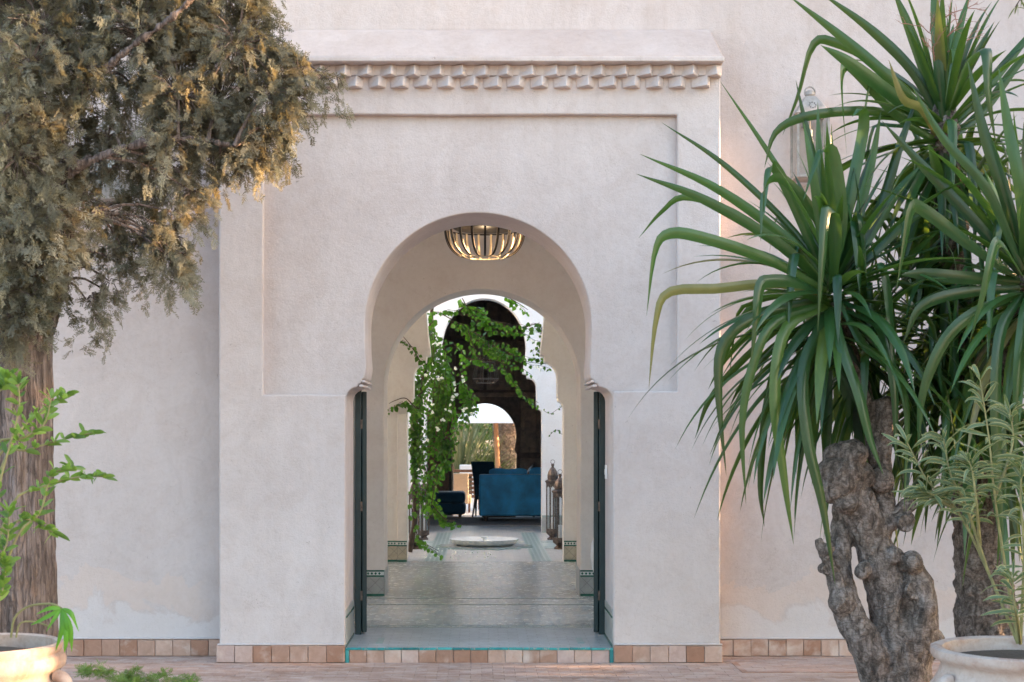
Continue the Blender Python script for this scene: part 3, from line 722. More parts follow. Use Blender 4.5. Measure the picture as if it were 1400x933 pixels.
for x0, x1, z0, z1, mt in [(-1.28, -.98, .15, 1.15, 'wood_red'), (-.93, -.55, .15, 1.15, 'wood_red'), (-1.28, -.98, 1.25, 2.2, 'wood_red'), (-.93, -.55, 1.25, 2.2, 'wood_red'),
                       (.76, 1.12, .15, 1.15, 'wood_mid'), (1.18, 1.5, .15, 1.15, 'wood_mid'), (.76, 1.12, 1.25, 2.2, 'wood_mid'), (1.18, 1.5, 1.25, 2.2, 'wood_mid'),
                       (-.9, -.42, 2.4, 3.3, 'wood_mid'), (-.36, .08, 2.4, 3.3, 'wood_mid'), (.14, .58, 2.4, 3.3, 'wood_mid'), (.64, 1.1, 2.4, 3.3, 'wood_mid'),
                       (-.9, -.42, 3.4, 4.0, 'wood_mid'), (-.36, .08, 3.4, 4.0, 'wood_mid'), (.14, .58, 3.4, 4.0, 'wood_mid'), (.64, 1.1, 3.4, 4.0, 'wood_mid')]:
    p = MB().box(x0, x1, 16.775, 16.8005, z0, z1).build('panel', M[mt], w5, .008, 2)
    MB().box(x0 + .07, x1 - .07, 16.755, 16.7755, z0 + .08, z1 - .08).build('raised_field', M[mt], p, .012, 2)
MB().box(-1.5, 1.8, 16.74, 16.80, 2.27, 2.35).build('rail', M['wood_mid'], w5, .008)
MB().box(-.505, -.475, 16.72, 16.80, .1, 2.15).build('bright_gap_strip', M['beige_fabric'], w5, .004)  # pale strip standing in for light through a narrow gap

# ------------------------------------------------------------------ hanging lamp in the hall
def ceiling_lamp():
    c = Vector(((663 - 655) * 12 / FPX, 2.0, 0)); zt = 3.245; hgt = .235; rt = .335; rb = .125
    t = thing('ceiling_lamp', 'bowl shaped ceiling lamp of black and brass ribs under the hall ceiling', 'lamp', (c.x, c.y, 3.56))
    MB().lathe([(.24, 0), (.26, .01), (.24, .05), (.10, .09), (.03, .10)], 28, (c.x, c.y, zt - .005)).build('top_cap', M['black_metal'], t, 0, sm=40)
    MB().tube([(c.x, c.y, zt + .09), (c.x, c.y, 3.562)], .015).build('rod', M['black_metal'], t)
    def rib(k, rr, n, mat, wd):
        a = 2 * math.pi * k / n - math.pi / 2; m = MB(); pts = []
        for i in range(13):
            u = i / 12; ang = u * math.pi / 2 * .92; rad = rb + (rt - rb) * math.cos(ang) ** .85 if i < 12 else rb
            pts.append((rad * rr, zt - hgt * math.sin(ang) / math.sin(math.pi / 2 * .92)))
        d = Vector((math.cos(a), math.sin(a), 0)); s_ = Vector((-math.sin(a), math.cos(a), 0)); vs = []
        for r_, z in pts:
            for off, o2 in ((-wd, 0), (wd, 0), (wd, -.007), (-wd, -.007)): vs.append(Vector((c.x, c.y, z)) + d * (r_ + o2) + s_ * off)
        fs = [(4 * i + j, 4 * i + (j + 1) % 4, 4 * i + 4 + (j + 1) % 4, 4 * i + 4 + j) for i in range(12) for j in range(4)] + [(3, 2, 1, 0), (48, 49, 50, 51)]
        m.add(vs, fs); m.build('rib', mat, t)
    for k in range(19): rib(k, 1.0, 19, M['black_metal'], .0085)
    # brass faces, inside of every black rib
    for k in range(19): rib(k, .972, 19, M['brass'], .0083)
    for z, r_, nm in ((zt, rt, 'top_ring'), (zt - hgt, rb, 'bottom_ring')):
        MB().tube([(c.x + r_ * math.cos(a), c.y + r_ * math.sin(a), z) for a in [2 * math.pi * i / 40 for i in range(41)]], .006, 6).build(nm, M['black_metal'] if nm == 'top_ring' else M['brass'], t)
    # lit bulb
    bm_, nt, b = newmat('lit_bulb'); b.inputs['Emission Color'].default_value = (1, .72, .38, 1); b.inputs['Emission Strength'].default_value = .25
    MB().lathe([(.008, 0), (.022, .015), (.026, .035), (.015, .06), (.01, .07)], 14, (c.x, c.y, zt + .0)).build('bulb', bm_, t, sm=60)
    ld = bpy.data.lights.new('lamp_light', 'POINT'); ld.energy = LAMP_W; ld.color = (1, .70, .40); ld.shadow_soft_size = .04
    lo = bpy.data.objects.new('lamp_light', ld); COL.objects.link(lo); lo.parent = t; lo.location = Vector((c.x, c.y, zt - .14)) - Vector(t.location)
LAMP_W = .45
ceiling_lamp()

# white lidded urn half hidden by the right door
t = thing('white_urn', 'tall white lidded urn standing in the hall behind the right door leaf', 'urn', (1.075, 2.2, .1))
MB().lathe([(.07, 0), (.075, .03), (.06, .08), (.09, .2), (.135, .36), (.148, .45), (.14, .55), (.10, .66), (.055, .72), (.05, .735)], 28, (1.075, 2.2, .1)).build('body', M['plaster_urn'], t, sm=50)
MB().lathe([(.06, 0), (.05, .03), (.02, .05), (.025, .065), (.015, .085)], 20, (1.075, 2.2, .836)).build('lid', M['plaster_urn'], t, sm=50)

# ------------------------------------------------------------------ fountain basin
bc = (.066, 9.2, .1)
t = thing('fountain_basin', 'low fluted white marble basin on a star shaped base in the patio', 'fountain', bc)
def star(r1, r2_, n, c):
    return [(c[0] + (r1 if i % 2 else r2_) * math.cos(math.pi * i / n), c[1] + (r1 if i % 2 else r2_) * math.sin(math.pi * i / n)) for i in range(2 * n)]
MB().prism_z(star(.66, .54, 12, bc), .0995, .112).build('star_base', M['pale_green'], t, .002)
MB().prism_z(star(.60, .48, 12, bc), .112, .118).build('star_inlay', M['grey_tile'], t)
MB().lathe([(.32, 0), (.37, .008), (.40, .035), (.43, .075), (.435, .085), (.41, .087), (.36, .065), (.2, .04), (.02, .035)], 120, (bc[0], bc[1], .118),
           lobe=lambda a, z: .055 * abs(math.sin(a * 12)) * min(1, z / .03)).build('bowl', M['marble'], t, sm=50)
MB().lathe([(.02, 0), (.02, .06), (.05, .075), (.055, .085), (.02, .09)], 16, (bc[0], bc[1], .145)).build('spout', M['marble'], t, sm=50)

# ------------------------------------------------------------------ standing lanterns
def lantern(loc, H, W, label, ring=True):
    t = thing('standing_lantern', label, 'lantern', loc, 'tall metal and glass lanterns in the patio')
    x, y, z = loc; r = W / 2; n = 8; hb = .09 * H / 1.03; hd = .25 * H / 1.03; body = H - hb - hd
    def octa(rr, z_): return [(x + rr * math.cos(math.pi * (2 * i + 1) / n), y + rr * math.sin(math.pi * (2 * i + 1) / n), z_) for i in range(n)]
    def loft(m, prof):
        vs = []; 
        for rr, z_ in prof: vs += octa(rr, z_)
        fs = [(j * n + i, j * n + (i + 1) % n, (j + 1) * n + (i + 1) % n, (j + 1) * n + i) for j in range(len(prof) - 1) for i in range(n)]
        fs += [tuple(range(n - 1, -1, -1)), tuple(range((len(prof) - 1) * n, len(prof) * n))]; m.add(vs, fs); return m
    loft(MB(), [(r * .78, z), (r * .8, z + .015), (r * .45, z + .045), (r * .95, z + hb), (r * .97, z + hb + .055), (r * .9, z + hb + .06)]).build('base', M['iron'], t)
    for i in range(n):
        a = math.pi * (2 * i + 1) / n; px_, py_ = x + r * .9 * math.cos(a), y + r * .9 * math.sin(a)
        MB().box(px_ - .007, px_ + .007, py_ - .007, py_ + .007, z + hb + .06, z + hb + body).build('post', M['iron'], t)
    loft(MB(), [(r * .84, z + hb + .06), (r * .84, z + hb + body)]).build('glass_pane', M['glass'], t)
    zt = z + hb + body
    loft(MB(), [(r * .96, zt - .05), (r * .98, zt - .02), (r * 1.12, zt), (r * 1.12, zt + .012), (r * .7, zt + .035)]).build('collar', M['iron'], t)
    cr = MB()
    for i in range(n):   # scalloped fringe under the collar
        a0, a1 = math.pi * (2 * i + 1) / n, math.pi * (2 * i + 3) / n
        p0 = Vector((x + r * .95 * math.cos(a0), y + r * .95 * math.sin(a0), 0)); p1 = Vector((x + r * .95 * math.cos(a1), y + r * .95 * math.sin(a1), 0))
        for u in (0, .5):
            q0, q1 = p0.lerp(p1, u), p0.lerp(p1, u + .5); qm = q0.lerp(q1, .5)
            cr.add([(q0.x, q0.y, zt - .05), (q1.x, q1.y, zt - .05), (qm.x, qm.y, zt - .085)], [(0, 1, 2)])
    cr.build('fringe', M['iron'], t)
    dz = zt + .035; dh = hd - .09
    d = MB().lathe([(r * .68, 0), (r * .72, dh * .1), (r * .72, dh * .35), (r * .6, dh * .62), (r * .38, dh * .85), (r * .2, dh), (r * .16, dh + .012), (r * .22, dh + .02), (r * .22, dh + .045), (r * .1, dh + .05)], 16, (x, y, dz),
                   lobe=lambda a, z_: .07 * abs(math.sin(a * 4)) if z_ < dh * .9 else 0)
    d.build('dome', M['iron'], t, sm=30)
    ct = (x, y, dz + dh + .075)
    MB().tube([(ct[0] + .028 * math.cos(a), ct[1], ct[2] + .028 * math.sin(a)) for a in [2 * math.pi * i / 20 for i in range(21)]], .0035, 6).build('ring', M['iron'], t)
    MB().lathe([(.03, 0), (.03, .16), (.003, .165)], 12, (x, y, z + hb + .06)).build('candle', M['canopy'], t)
lantern((1.032, 10.5, .1), 1.07, .205, 'taller dark metal lantern farther back on the right of the patio')
lantern((1.04, 8.8, .1), .97, .205, 'shorter dark metal lantern nearer on the right, half behind the pillar')
lantern((-.81, 8.8, .1), .93, .20, 'nearer tall glass lantern under the bougainvillea on the left')
lantern((-.775, 10.5, .1), .80, .17, 'smaller glass lantern behind the one under the bougainvillea on the left')

# ------------------------------------------------------------------ salon furniture
def soft(mb, name, mat, parent, bev=.03): return mb.build(name, mat, parent, bev, 4)
t = thing('sofa', 'bright blue velvet sofa seen from its back in the salon', 'sofa', (.9, 15.1, .112))
soft(MB().box(0.0, 1.75, 14.70, 14.93, .20, .905), 'backrest', M['velvet'], t, .035)
soft(MB().box(0.02, 1.74, 14.92, 15.55, .20, .55), 'seat', M['velvet'], t, .03)
soft(MB().box(-.005, .20, 14.94, 15.6, .20, .72), 'armrest', M['velvet'], t, .03)
soft(MB().box(1.55, 1.76, 14.94, 15.6, .20, .72), 'armrest', M['velvet'], t, .03)
for x0, x1, dz in ((.17, .82, 0), (.86, 1.5, .015)):
    m = MB(); n = 10; vs = []
    for i in range(n + 1):
        u = i / n; x = x0 + (x1 - x0) * u; hz = 1.0 + dz + .012 * math.sin(u * 9) - (.03 * (2 * u - 1) ** 4)
        vs += [(x, 14.95, .5), (x, 15.16, .5), (x, 15.12, hz - .01), (x, 14.99, hz)]
    m.add(vs, [(4 * i + j, 4 * i + (j + 1) % 4, 4 * i + 4 + (j + 1) % 4, 4 * i + 4 + j) for i in range(n) for j in range(4)] + [(0, 1, 2, 3), (4 * n + 3, 4 * n + 2, 4 * n + 1, 4 * n)])
    m.build('cushion', M['velvet'], t, .015, 3)
for x in (.11, 1.62):
    for y in (14.78, 15.5): MB().lathe([(.03, 0), (.025, .03), (.045, .06), (.04, .09)], 12, (x, y, .112)).build('leg', M['wood_dark'], t, sm=50)
MB().box(.05, .62, 14.8, 14.9, .175, .205).build('base_rail', M['wood_dark'], t)
t = thing('daybed', 'low dark navy upholstered ottoman with rounded cushions left of the sofa', 'ottoman', (-.6, 16.2, .112))
soft(MB().box(-1.30, -.235, 15.9, 16.55, .155, .37), 'base', M['navy'], t, .07)
soft(MB().box(-1.32, -.245, 15.89, 16.56, .36, .56), 'cushion', M['navy'], t, .06)
for x in (-1.2, -.34):
    for y in (15.98, 16.45): MB().lathe([(.025, 0), (.03, .03), (.045, .06)], 12, (x, y, .112)).build('leg', M['wood_dark'], t, sm=50)
t = thing('dining_chair', 'high backed dark teal chair between the ottoman and the sofa', 'chair', (.1, 16.3, .1))
m = MB(); n = 8; vs = []
for i in range(n + 1):
    u = i / n; z = .42 + u * .68; x0, x1 = -.075 - .075 * u ** 1.5, .27 + .0 * u; yy = 16.1 - .03 * u * u
    vs += [(x0, yy, z), (x1, yy, z), (x1, yy + .06, z), (x0, yy + .06, z)]
m.add(vs, [(4 * i + j, 4 * i + (j + 1) % 4, 4 * i + 4 + (j + 1) % 4, 4 * i + 4 + j) for i in range(n) for j in range(4)] + [(0, 1, 2, 3), (4 * n + 3, 4 * n + 2, 4 * n + 1, 4 * n)])
m.build('backrest', M['teal_fabric'], t, .02, 3)
soft(MB().box(-.07, .33, 16.13, 16.55, .43, .53), 'seat', M['teal_fabric'], t, .03)
for a, b in (((-.06, 16.12, .45), (-.12, 16.10, .1)), ((.25, 16.12, .45), (.26, 16.10, .1)), ((-.05, 16.5, .45), (-.06, 16.52, .1)), ((.3, 16.5, .45), (.31, 16.52, .1))):
    MB().tube([a, b], [.026, .015], 6).build('leg', M['wood_dark'], t)
t = thing('metal_table_lantern', 'small dark pierced metal lantern behind the right end of the sofa', 'lantern', (.99, 16.0, .9))
MB().lathe([(.06, 0), (.115, .02), (.12, .07), (.09, .13), (.05, .165), (.02, .19), (.03, .20), (.01, .215)], 18, (.97, 16.0, .84), lobe=lambda a, z: .05 * abs(math.sin(4 * a))).build('dome', M['iron'], t, sm=30)
MB().tube([(.97, 16.0, .1), (.97, 16.0, .845)], .02).build('stand', M['iron'], t)
# hanging wire lantern in the salon
t = thing('wire_pendant', 'bell shaped wire pendant lantern hanging in the dark salon arch', 'lamp', (.085, 13.6, 4.2))
pc = P(664, 500, 23.6); zt = P(0, 470, 23.6).z; zb = P(0, 524, 23.6).z
for k in range(10):
    a = 2 * math.pi * k / 10 + .1
    pts = [(pc.x + r_ * math.cos(a), pc.y + r_ * math.sin(a), z) for r_, z in ((.03, zt), (.09, zt - .10), (.15, zt - .30), (.195, zt - .48), (.205, zb + .07), (.15, zb))]
    MB().tube(catmull(pts, 14), .003, 5).build('wire', M['white_metal'], t)
for r_, z in ((.205, zb + .07), (.15, zb), (.15, zt - .30)):
    MB().tube([(pc.x + r_ * math.cos(a), pc.y + r_ * math.sin(a), z) for a in [2 * math.pi * i / 32 for i in range(33)]], .005, 6).build('hoop', M['white_metal'], t)
MB().tube([(pc.x, pc.y, zt), (pc.x, pc.y, 4.21)], .006).build('cord', M['iron'], t)
MB().lathe([(.05, 0), (.04, .03), (.015, .06)], 14, (pc.x, pc.y, zt - .01)).build('cap', M['iron'], t, sm=50)
MB().lathe([(.04, 0), (.045, .05), (.04, .22), (.02, .25)], 14, (pc.x, pc.y, zt - .42)).build('glass_tube', M['glass'], t, sm=50)

# ------------------------------------------------------------------ garden beyond
t = thing('garden_armchair', 'beige woven armchair on the pale terrace beyond the screen', 'chair', (-.25, 18.3, .085))
soft(MB().box(-.50, -.20, 18.0, 18.08, .25, .84), 'backrest', M['beige_fabric'], t, .02)
soft(MB().box(-.50, -.15, 18.08, 18.6, .25, .42), 'seat', M['beige_fabric'], t, .03)
for x in (-.48, -.19):
    for y in (18.03, 18.55): MB().box(x - .02, x + .02, y - .02, y + .02, .085, .26).build('leg', M['slat_wood'], t)
t = thing('slatted_bench', 'brown slatted wooden bench beyond the beige armchair', 'bench', (-.1, 19.2, .085))
for i in range(7): MB().box(-.6, .45, 19.2, 19.26, .32 + i * .085, .375 + i * .085).build('slat', M['slat_wood'], t, .004)
for x in (-.55, -.02, .4): MB().box(x, x + .05, 19.262, 19.32, .085, .95).build('leg', M['slat_wood'], t)
t = thing('white_side_table', 'small white box shaped garden table top above the armchair', 'table', (-.27, 20.0, .085))
MB().box(-.40, -.10, 20.0, 20.3, .74, .96).build('top_box', M['canopy'], t, .01)
for x in (-.37, -.13):
    for y in (20.03, 20.27): MB().box(x - .015, x + .015, y - .015, y + .015, .085, .742).build('leg', M['canopy'], t)
# parasol
t = thing('garden_parasol', 'large white canvas parasol on a leaning orange wooden pole', 'parasol', (.40, 24.0, .03))
cz = 1.87
m = MB().add([(-1.7, 22.3, cz), (2.3, 22.3, cz), (2.3, 25.9, cz), (-1.7, 25.9, cz), (.33, 24.1, cz + 1.35), (-1.7, 22.3, cz - .0), ], [(0, 1, 4), (1, 2, 4), (2, 3, 4), (3, 0, 4)])
m.build('canopy', M['canopy'], t)
MB().box(-1.7, 2.3, 22.29, 22.31, cz - .03, cz + .22).build('valance', M['canopy'], t)
MB().tube([(.47, 24.0, .02), (.33, 24.1, cz + 1.3)], .06, 10).build('pole', M['orange_wood'], t, sm=60)
# palm trunk
t = thing('palm_tree', 'thick rough date palm trunk standing behind the leaning parasol pole', 'tree', (.66, 26.2, -.03))
pal = MB(); prof = [(.33 + .02 * math.sin(i * 2.1), i * .12) for i in range(36)]; pal.lathe(prof, 20, (.68, 26.2, -.03)); pal.build('trunk', M['bark_palm'], t, sm=60)
sc_m = []; locs = []; dirs = []
for i in range(34):
    for k in range(11):
        a = 2 * math.pi * (k + .5 * (i % 2)) / 11; locs.append((.68 + .32 * math.cos(a), 26.2 + .32 * math.sin(a), i * .12)); dirs.append((math.cos(a) * .6, math.sin(a) * .6, .9))
bs = basis(np.array(dirs), np.tile([0, 0, 1.0], (len(dirs), 1)))
o = scatter_mesh('bark_scale', [(-.07, 0, 0), (.07, 0, 0), (.035, .13, .02), (-.035, .13, .02), (0, .05, .035)], [(0, 1, 4), (1, 2, 4), (2, 3, 4), (3, 0, 4)], bs * 1.1, np.array(locs), rng.random(len(locs)), M['bark_palm'], t); o['kind'] = 'stuff'
def blades(name, c, n, L, wdt, mat, parent, spread=1.0, tint=(0, 1)):
    d = rng.normal(size=(n, 3)); d[:, 2] = np.abs(d[:, 2]) * spread + .25; d /= np.linalg.norm(d, axis=1, keepdims=True)
    tv = []; tf = []
    for i in range(6):
        u = i / 5; wd = wdt * (1 - u) ** .7 * (.5 + u if u < .5 else 1); tv += [(-wd, u, -.22 * u * u), (wd, u, -.22 * u * u)]
    tf = [(2 * i, 2 * i + 1, 2 * i + 3, 2 * i + 2) for i in range(5)]
    b_ = basis(d, np.tile([0, 0, 1.0], (n, 1))) * (L * rng.uniform(.6, 1.1, n))[:, None, None]
    o = scatter_mesh(name, tv, tf, b_, np.tile(c, (n, 1)) + rng.normal(size=(n, 3)) * .06, rng.uniform(*tint, n), mat, parent); o['kind'] = 'stuff'; return o
# crown of the date palm, above the frame of the arch
blades('frond', (.68, 26.2, 4.3), 120, 2.6, .04, M['hedge'], t, .4)
for i, (x, y, L, sp, lab) in enumerate([(-.45, 25.8, 2.3, 2.2, 'tall spiky grey green agave clump left behind the white table'), (.12, 26.6, 1.9, 1.2, 'arching green blade plant between agave clump and palm trunk'), (-1.3, 26.8, 2.2, 1.2, 'blade plant at the far left edge of the garden bed')]):
    t = thing('blade_plant', lab, 'plant', (x, y, -.03)); blades('leaves', (x, y, .05), 420, L, .013, M['agave'], t, sp)
t = thing('shrub', 'dark green shrub low beside the palm trunk', 'shrub', (.22, 25.6, -.03)); blades('leaves', (.25, 25.6, .3), 160, .95, .05, M['hedge'], t, 1)
t = thing('creeper', 'green creeper hanging at the right of the palm trunk', 'plant', (1.15, 25.4, -.03))
for k in range(8): blades('leaves', (1.12, 25.4, .3 + k * .3), 40, .35, .05, M['hedge'], t, 0)
# hedge far behind, reads as one mass
n = 9000
L_ = np.stack([rng.uniform(-9, 9, n), rng.uniform(29.5, 31.5, n), rng.uniform(0, 1, n) ** .8 * 5], 1)
d_ = rng.normal(size=(n, 3)); o = scatter_mesh('far_hedge', [(-.35, 0, 0), (0, -.1, .1), (.35, 0, 0), (0, 1, 0)], [(0, 1, 3), (1, 2, 3)], basis(d_, rng.normal(size=(n, 3))) * .28, L_, rng.random(n), M['hedge'], None)
tag(o, kind='stuff', label='dense green hedge closing the garden far behind the palm', cat='hedge')

# ------------------------------------------------------------------ wall lanterns
def wall_lantern(cxp, topy, label):
    c = P(cxp, topy, 10.12); x, y, zt = c.x, .14, c.z
    t = thing('wall_lantern', label, 'lantern', (x, .3, zt - .3), 'square lanterns on the garden wall')
    mt = M['white_metal']; hw = .122
    ze = zt - .205                      # eaves
    MB().add([(x - hw, y - hw, ze), (x + hw, y - hw, ze), (x + hw, y + hw, ze), (x - hw, y + hw, ze), (x - .035, y - .035, ze + .135), (x + .035, y - .035, ze + .135), (x + .035, y + .035, ze + .135), (x - .035, y + .035, ze + .135)],
             [(0, 3, 2, 1), (4, 5, 6, 7), (0, 1, 5, 4), (1, 2, 6, 5), (2, 3, 7, 6), (3, 0, 4, 7)]).build('roof', mt, t, .004)
    MB().lathe([(.025, 0), (.035, .015), (.03, .04), (.01, .05)], 14, (x, y, ze + .132)).build('finial', mt, t, sm=40)
    MB().tube([(x + .036 * math.cos(a), y, ze + .168 + .036 * math.sin(a)) for a in [2 * math.pi * i / 24 for i in range(25)]], .006, 6).build('ring', mt, t)
    hol = MB()
    for k in range(8):                  # ring of pierced holes on the front slope
        a = 2 * math.pi * k / 8; u = .022 * math.cos(a); v = .06 + .022 * math.sin(a); yy = y - hw + (hw - .035) * (v / .135) - .0025
        hol.lathe([(.0045, 0), (.0045, .002)], 8, (0, 0, 0)); 
        for q in range(len(hol.v) - 16, len(hol.v)): vx = hol.v[q]; hol.v[q] = (x + u + vx[0], yy + vx[2] + vx[1] * .6, ze + v + vx[1] * .9)
    hol.build('pierced_hole', M['black_metal'], t)
    zb = ze - .42
    for sx in (-1, 1):
        for sy in (-1, 1):
            MB().box(x + sx * .105 - .008, x + sx * .105 + .008, y + sy * .105 - .008, y + sy * .105 + .008, zb, ze).build('post', mt, t)
    MB().box(x - .115, x + .115, y - .115, y + .115, zb - .02, zb).build('base', mt, t, .004)
    for sx in (-1, 1):
        MB().box(x + sx * .105 - .001, x + sx * .105 + .001, y - .095, y + .095, zb, ze).build('pane', M['glass'], t)
    MB().box(x - .095, x + .095, y - .106, y - .104, zb, ze).build('pane', M['glass'], t)
    MB().tube([(x, y, ze), (x, y, ze - .09)], .004, 6).build('cord', mt, t)
    MB().lathe([(.012, .05), (.018, .045), (.018, 0), (.012, -.005)], 12, (x, y, ze - .14)).build('socket', simple('grey_socket', (.3, .33, .38), .5), t)
    MB().lathe([(.015, 0), (.024, -.03), (.028, -.06), (.015, -.09), (.002, -.095)], 14, (x, y, ze - .145)).build('bulb', M['canopy'], t, sm=60)
    MB().box(x - .02, x + .02, y + .1, .31, ze - .05, ze - .03).build('bracket', mt, t)
wall_lantern(1108, 118, 'weathered white metal lantern on the wall behind the yucca leaves')
wall_lantern(152, 148, 'white metal lantern on the wall mostly hidden by the cypress')

# ------------------------------------------------------------------ cypress
def rough_tube_mesh(name, chains, voxel, amp, freq, parent, mat, stretch=(1, 1, 1), extra=None, seed=0, fine=None):
    m = MB()
    for pts, rad in chains:
        n = max(6, int(len(pts) * 6)); m.tube(catmull(pts, n), lerp_list(rad, n), 12)
    if extra:
        for c, r_, sq in extra:
            k = 8; prof = [(r_ * math.sin(math.pi * i / k) + .0005, -r_ * sq * math.cos(math.pi * i / k)) for i in range(k + 1)]; m.lathe(prof, 12, c)
    me = m.mesh(name + '_raw'); tmp = bpy.data.objects.new('tmp', me); COL.objects.link(tmp)
    md = tmp.modifiers.new('r', 'REMESH'); md.mode = 'VOXEL'; md.voxel_size = voxel
    dg = bpy.context.evaluated_depsgraph_get(); me2 = bpy.data.meshes.new_from_object(tmp.evaluated_get(dg))
    bpy.data.objects.remove(tmp); off = root_off(parent)
    me2.name = name
    nrm = [v.normal.copy() for v in me2.vertices]
    for v, nn in zip(me2.vertices, nrm):
        q = Vector((v.co.x * stretch[0], v.co.y * stretch[1], v.co.z * stretch[2])) * freq + Vector((seed, 0, 0))
        d = noise.fractal(q, .9, 2.1, 5) * amp
        rd = 1 - abs(noise.noise(q * 1.7)) * 2
        d += rd * amp * .5
        if fine: d += fine(v.co)
        v.co = v.co + nn * d - off
    me2.materials.clear(); me2.shade_smooth()
    return link(name, me2, mat, parent)

DC = 8.5
cyp = thing('cypress_tree', 'old grey green cypress with thick fibrous trunk left of the portal', 'tree', P(8, 960, DC))
def PR(pts): return [P(a, b, d) for a, b, d in pts]
ch = [(PR([(6, 990, DC), (6, 870, DC), (4, 700, DC), (6, 560, DC), (10, 450, DC), (14, 380, DC), (20, 250, DC), (16, 100, DC), (22, -60, DC), (22, -250, DC)]), [.34, .30, .285, .27, .25, .19, .165, .16, .14, .11]),
      (PR([(40, 470, DC - .05), (62, 425, DC - .08), (80, 385, DC - .1), (88, 330, DC - .15), (100, 300, DC - .2), (125, 292, DC - .2)]), [.12, .075, .05, .04, .034, .02]),
      (PR([(20, 250, DC), (70, 180, DC - .1), (150, 90, DC - .3), (240, 20, DC - .4), (280, -20, DC - .4)]), [.05, .022, .016, .013, .01]),
      (PR([(18, 120, DC), (120, 60, DC), (230, 40, DC + .1), (330, 60, DC + .2), (400, 90, DC + .2)]), [.07, .032, .026, .02, .01]),
      (PR([(22, 0, DC), (140, -60, DC), (300, -70, DC), (420, -50, DC)]), [.08, .05, .035, .02]),
      (PR([(18, 320, DC), (90, 240, DC - .3), (180, 200, DC - .3), (260, 190, DC - .2), (320, 200, DC - .2)]), [.06, .026, .02, .014, .008])]
rough_tube_mesh('trunk', ch, .014, .016, 9.0, cyp, M['bark_cypress'], (2.2, 2.2, .16))
clumps = [(20,-40,90,0),(120,-40,90,.1),(215,-35,85,0),(305,-20,75,.1),(345,15,30,0),(60,40,55,-.2),(125,35,60,.1),(190,50,60,-.1),(255,55,65,.1),(325,60,62,-.1),(375,80,42,.1),(410,100,28,0),(440,105,18,0),(460,104,10,0),
 (370,125,36,-.1),(410,132,20,.1),(345,165,36,0),(300,140,58,.1),(245,130,52,-.2),(185,120,42,.1),(115,105,45,-.3),(60,120,38,.2),(330,205,34,.05),(380,175,24,0),(348,215,20,0),(392,190,10,0),(290,190,40,.1),(225,190,44,-.2),(250,235,26,0),(262,262,20,-.1),(255,285,12,-.1),(288,275,14,-.1),(300,235,14,0),(210,235,26,0),
 (25,170,42,.3),(20,250,55,.3),(75,220,38,-.1),(60,290,58,-.35),(15,320,55,-.4),(110,275,42,-.2),(100,235,28,.1),(40,370,50,-.4),(5,400,40,-.4),(75,350,32,-.35),(20,430,30,-.4),(10,455,18,-.4),(45,410,24,-.4),
 (150,290,38,0),(195,285,36,.1),(235,290,26,-.1),(240,320,28,0),(255,350,20,0),(225,345,28,-.1),(195,330,36,0),(170,365,24,0),(205,375,14,0),(155,335,22,.1),(140,395,18,0),(160,405,14,-.1),(128,425,14,0),(120,445,9,0),(132,465,8,0),(105,430,8,0),(262,370,8,0),(120,350,20,.1),(190,215,18,0),(140,160,18,.1),(100,170,30,0),(20,150,55,-.45),(25,215,55,-.45),(60,180,38,-.4),(40,90,50,-.4),(240,345,34,.05),(215,325,34,0),(255,365,16,0),(150,385,22,0),(118,410,18,0),(132,440,14,0),(125,400,16,0),(85,400,18,-.1),(170,345,26,0),(30,300,60,-.4),(268,300,14,0),(148,188,24,-.1),(132,222,20,-.1),(165,228,16,-.1),(282,262,12,0),(340,185,30,0)]
def spray_template(seed):
    r = random.Random(seed); vs = []; fs = []
    def cord(p, d, L, wd, nrm):
        s_ = d.cross(nrm).normalized() * wd; k = len(vs)
        vs.extend([p, p + d * L * .45 + s_, p + d * L, p + d * L * .45 - s_]); fs.append((k, k + 1, k + 2, k + 3))
    nrm = Vector((0, 0, 1)); n = 7
    for i in range(n):
        u = (i + .5) / n; p = Vector((r.uniform(-.02, .02), u * .85, -.12 * u * u))
        for s_ in (-1, 1):
            a = s_ * r.uniform(.5, .95); d = Vector((math.sin(a), math.cos(a), r.uniform(-.35, .35))).normalized(); L = (1 - u * .65) * r.uniform(.30, .5)
            cord(p, d, L, .026, nrm)
            for j in range(2):
                q = p + d * L * (.35 + .3 * j); b2 = a + r.choice((-1, 1)) * r.uniform(.5, .9)
                cord(q, Vector((math.sin(b2), math.cos(b2), r.uniform(-.5, .5))).normalized(), L * r.uniform(.4, .7), .024, Vector((r.uniform(-.6, .6), 0, 1)).normalized())
    cord(Vector((0, 0, 0)), Vector((0, 1, -.1)).normalized(), 1, .011, nrm)
    return [tuple(v) for v in vs], fs
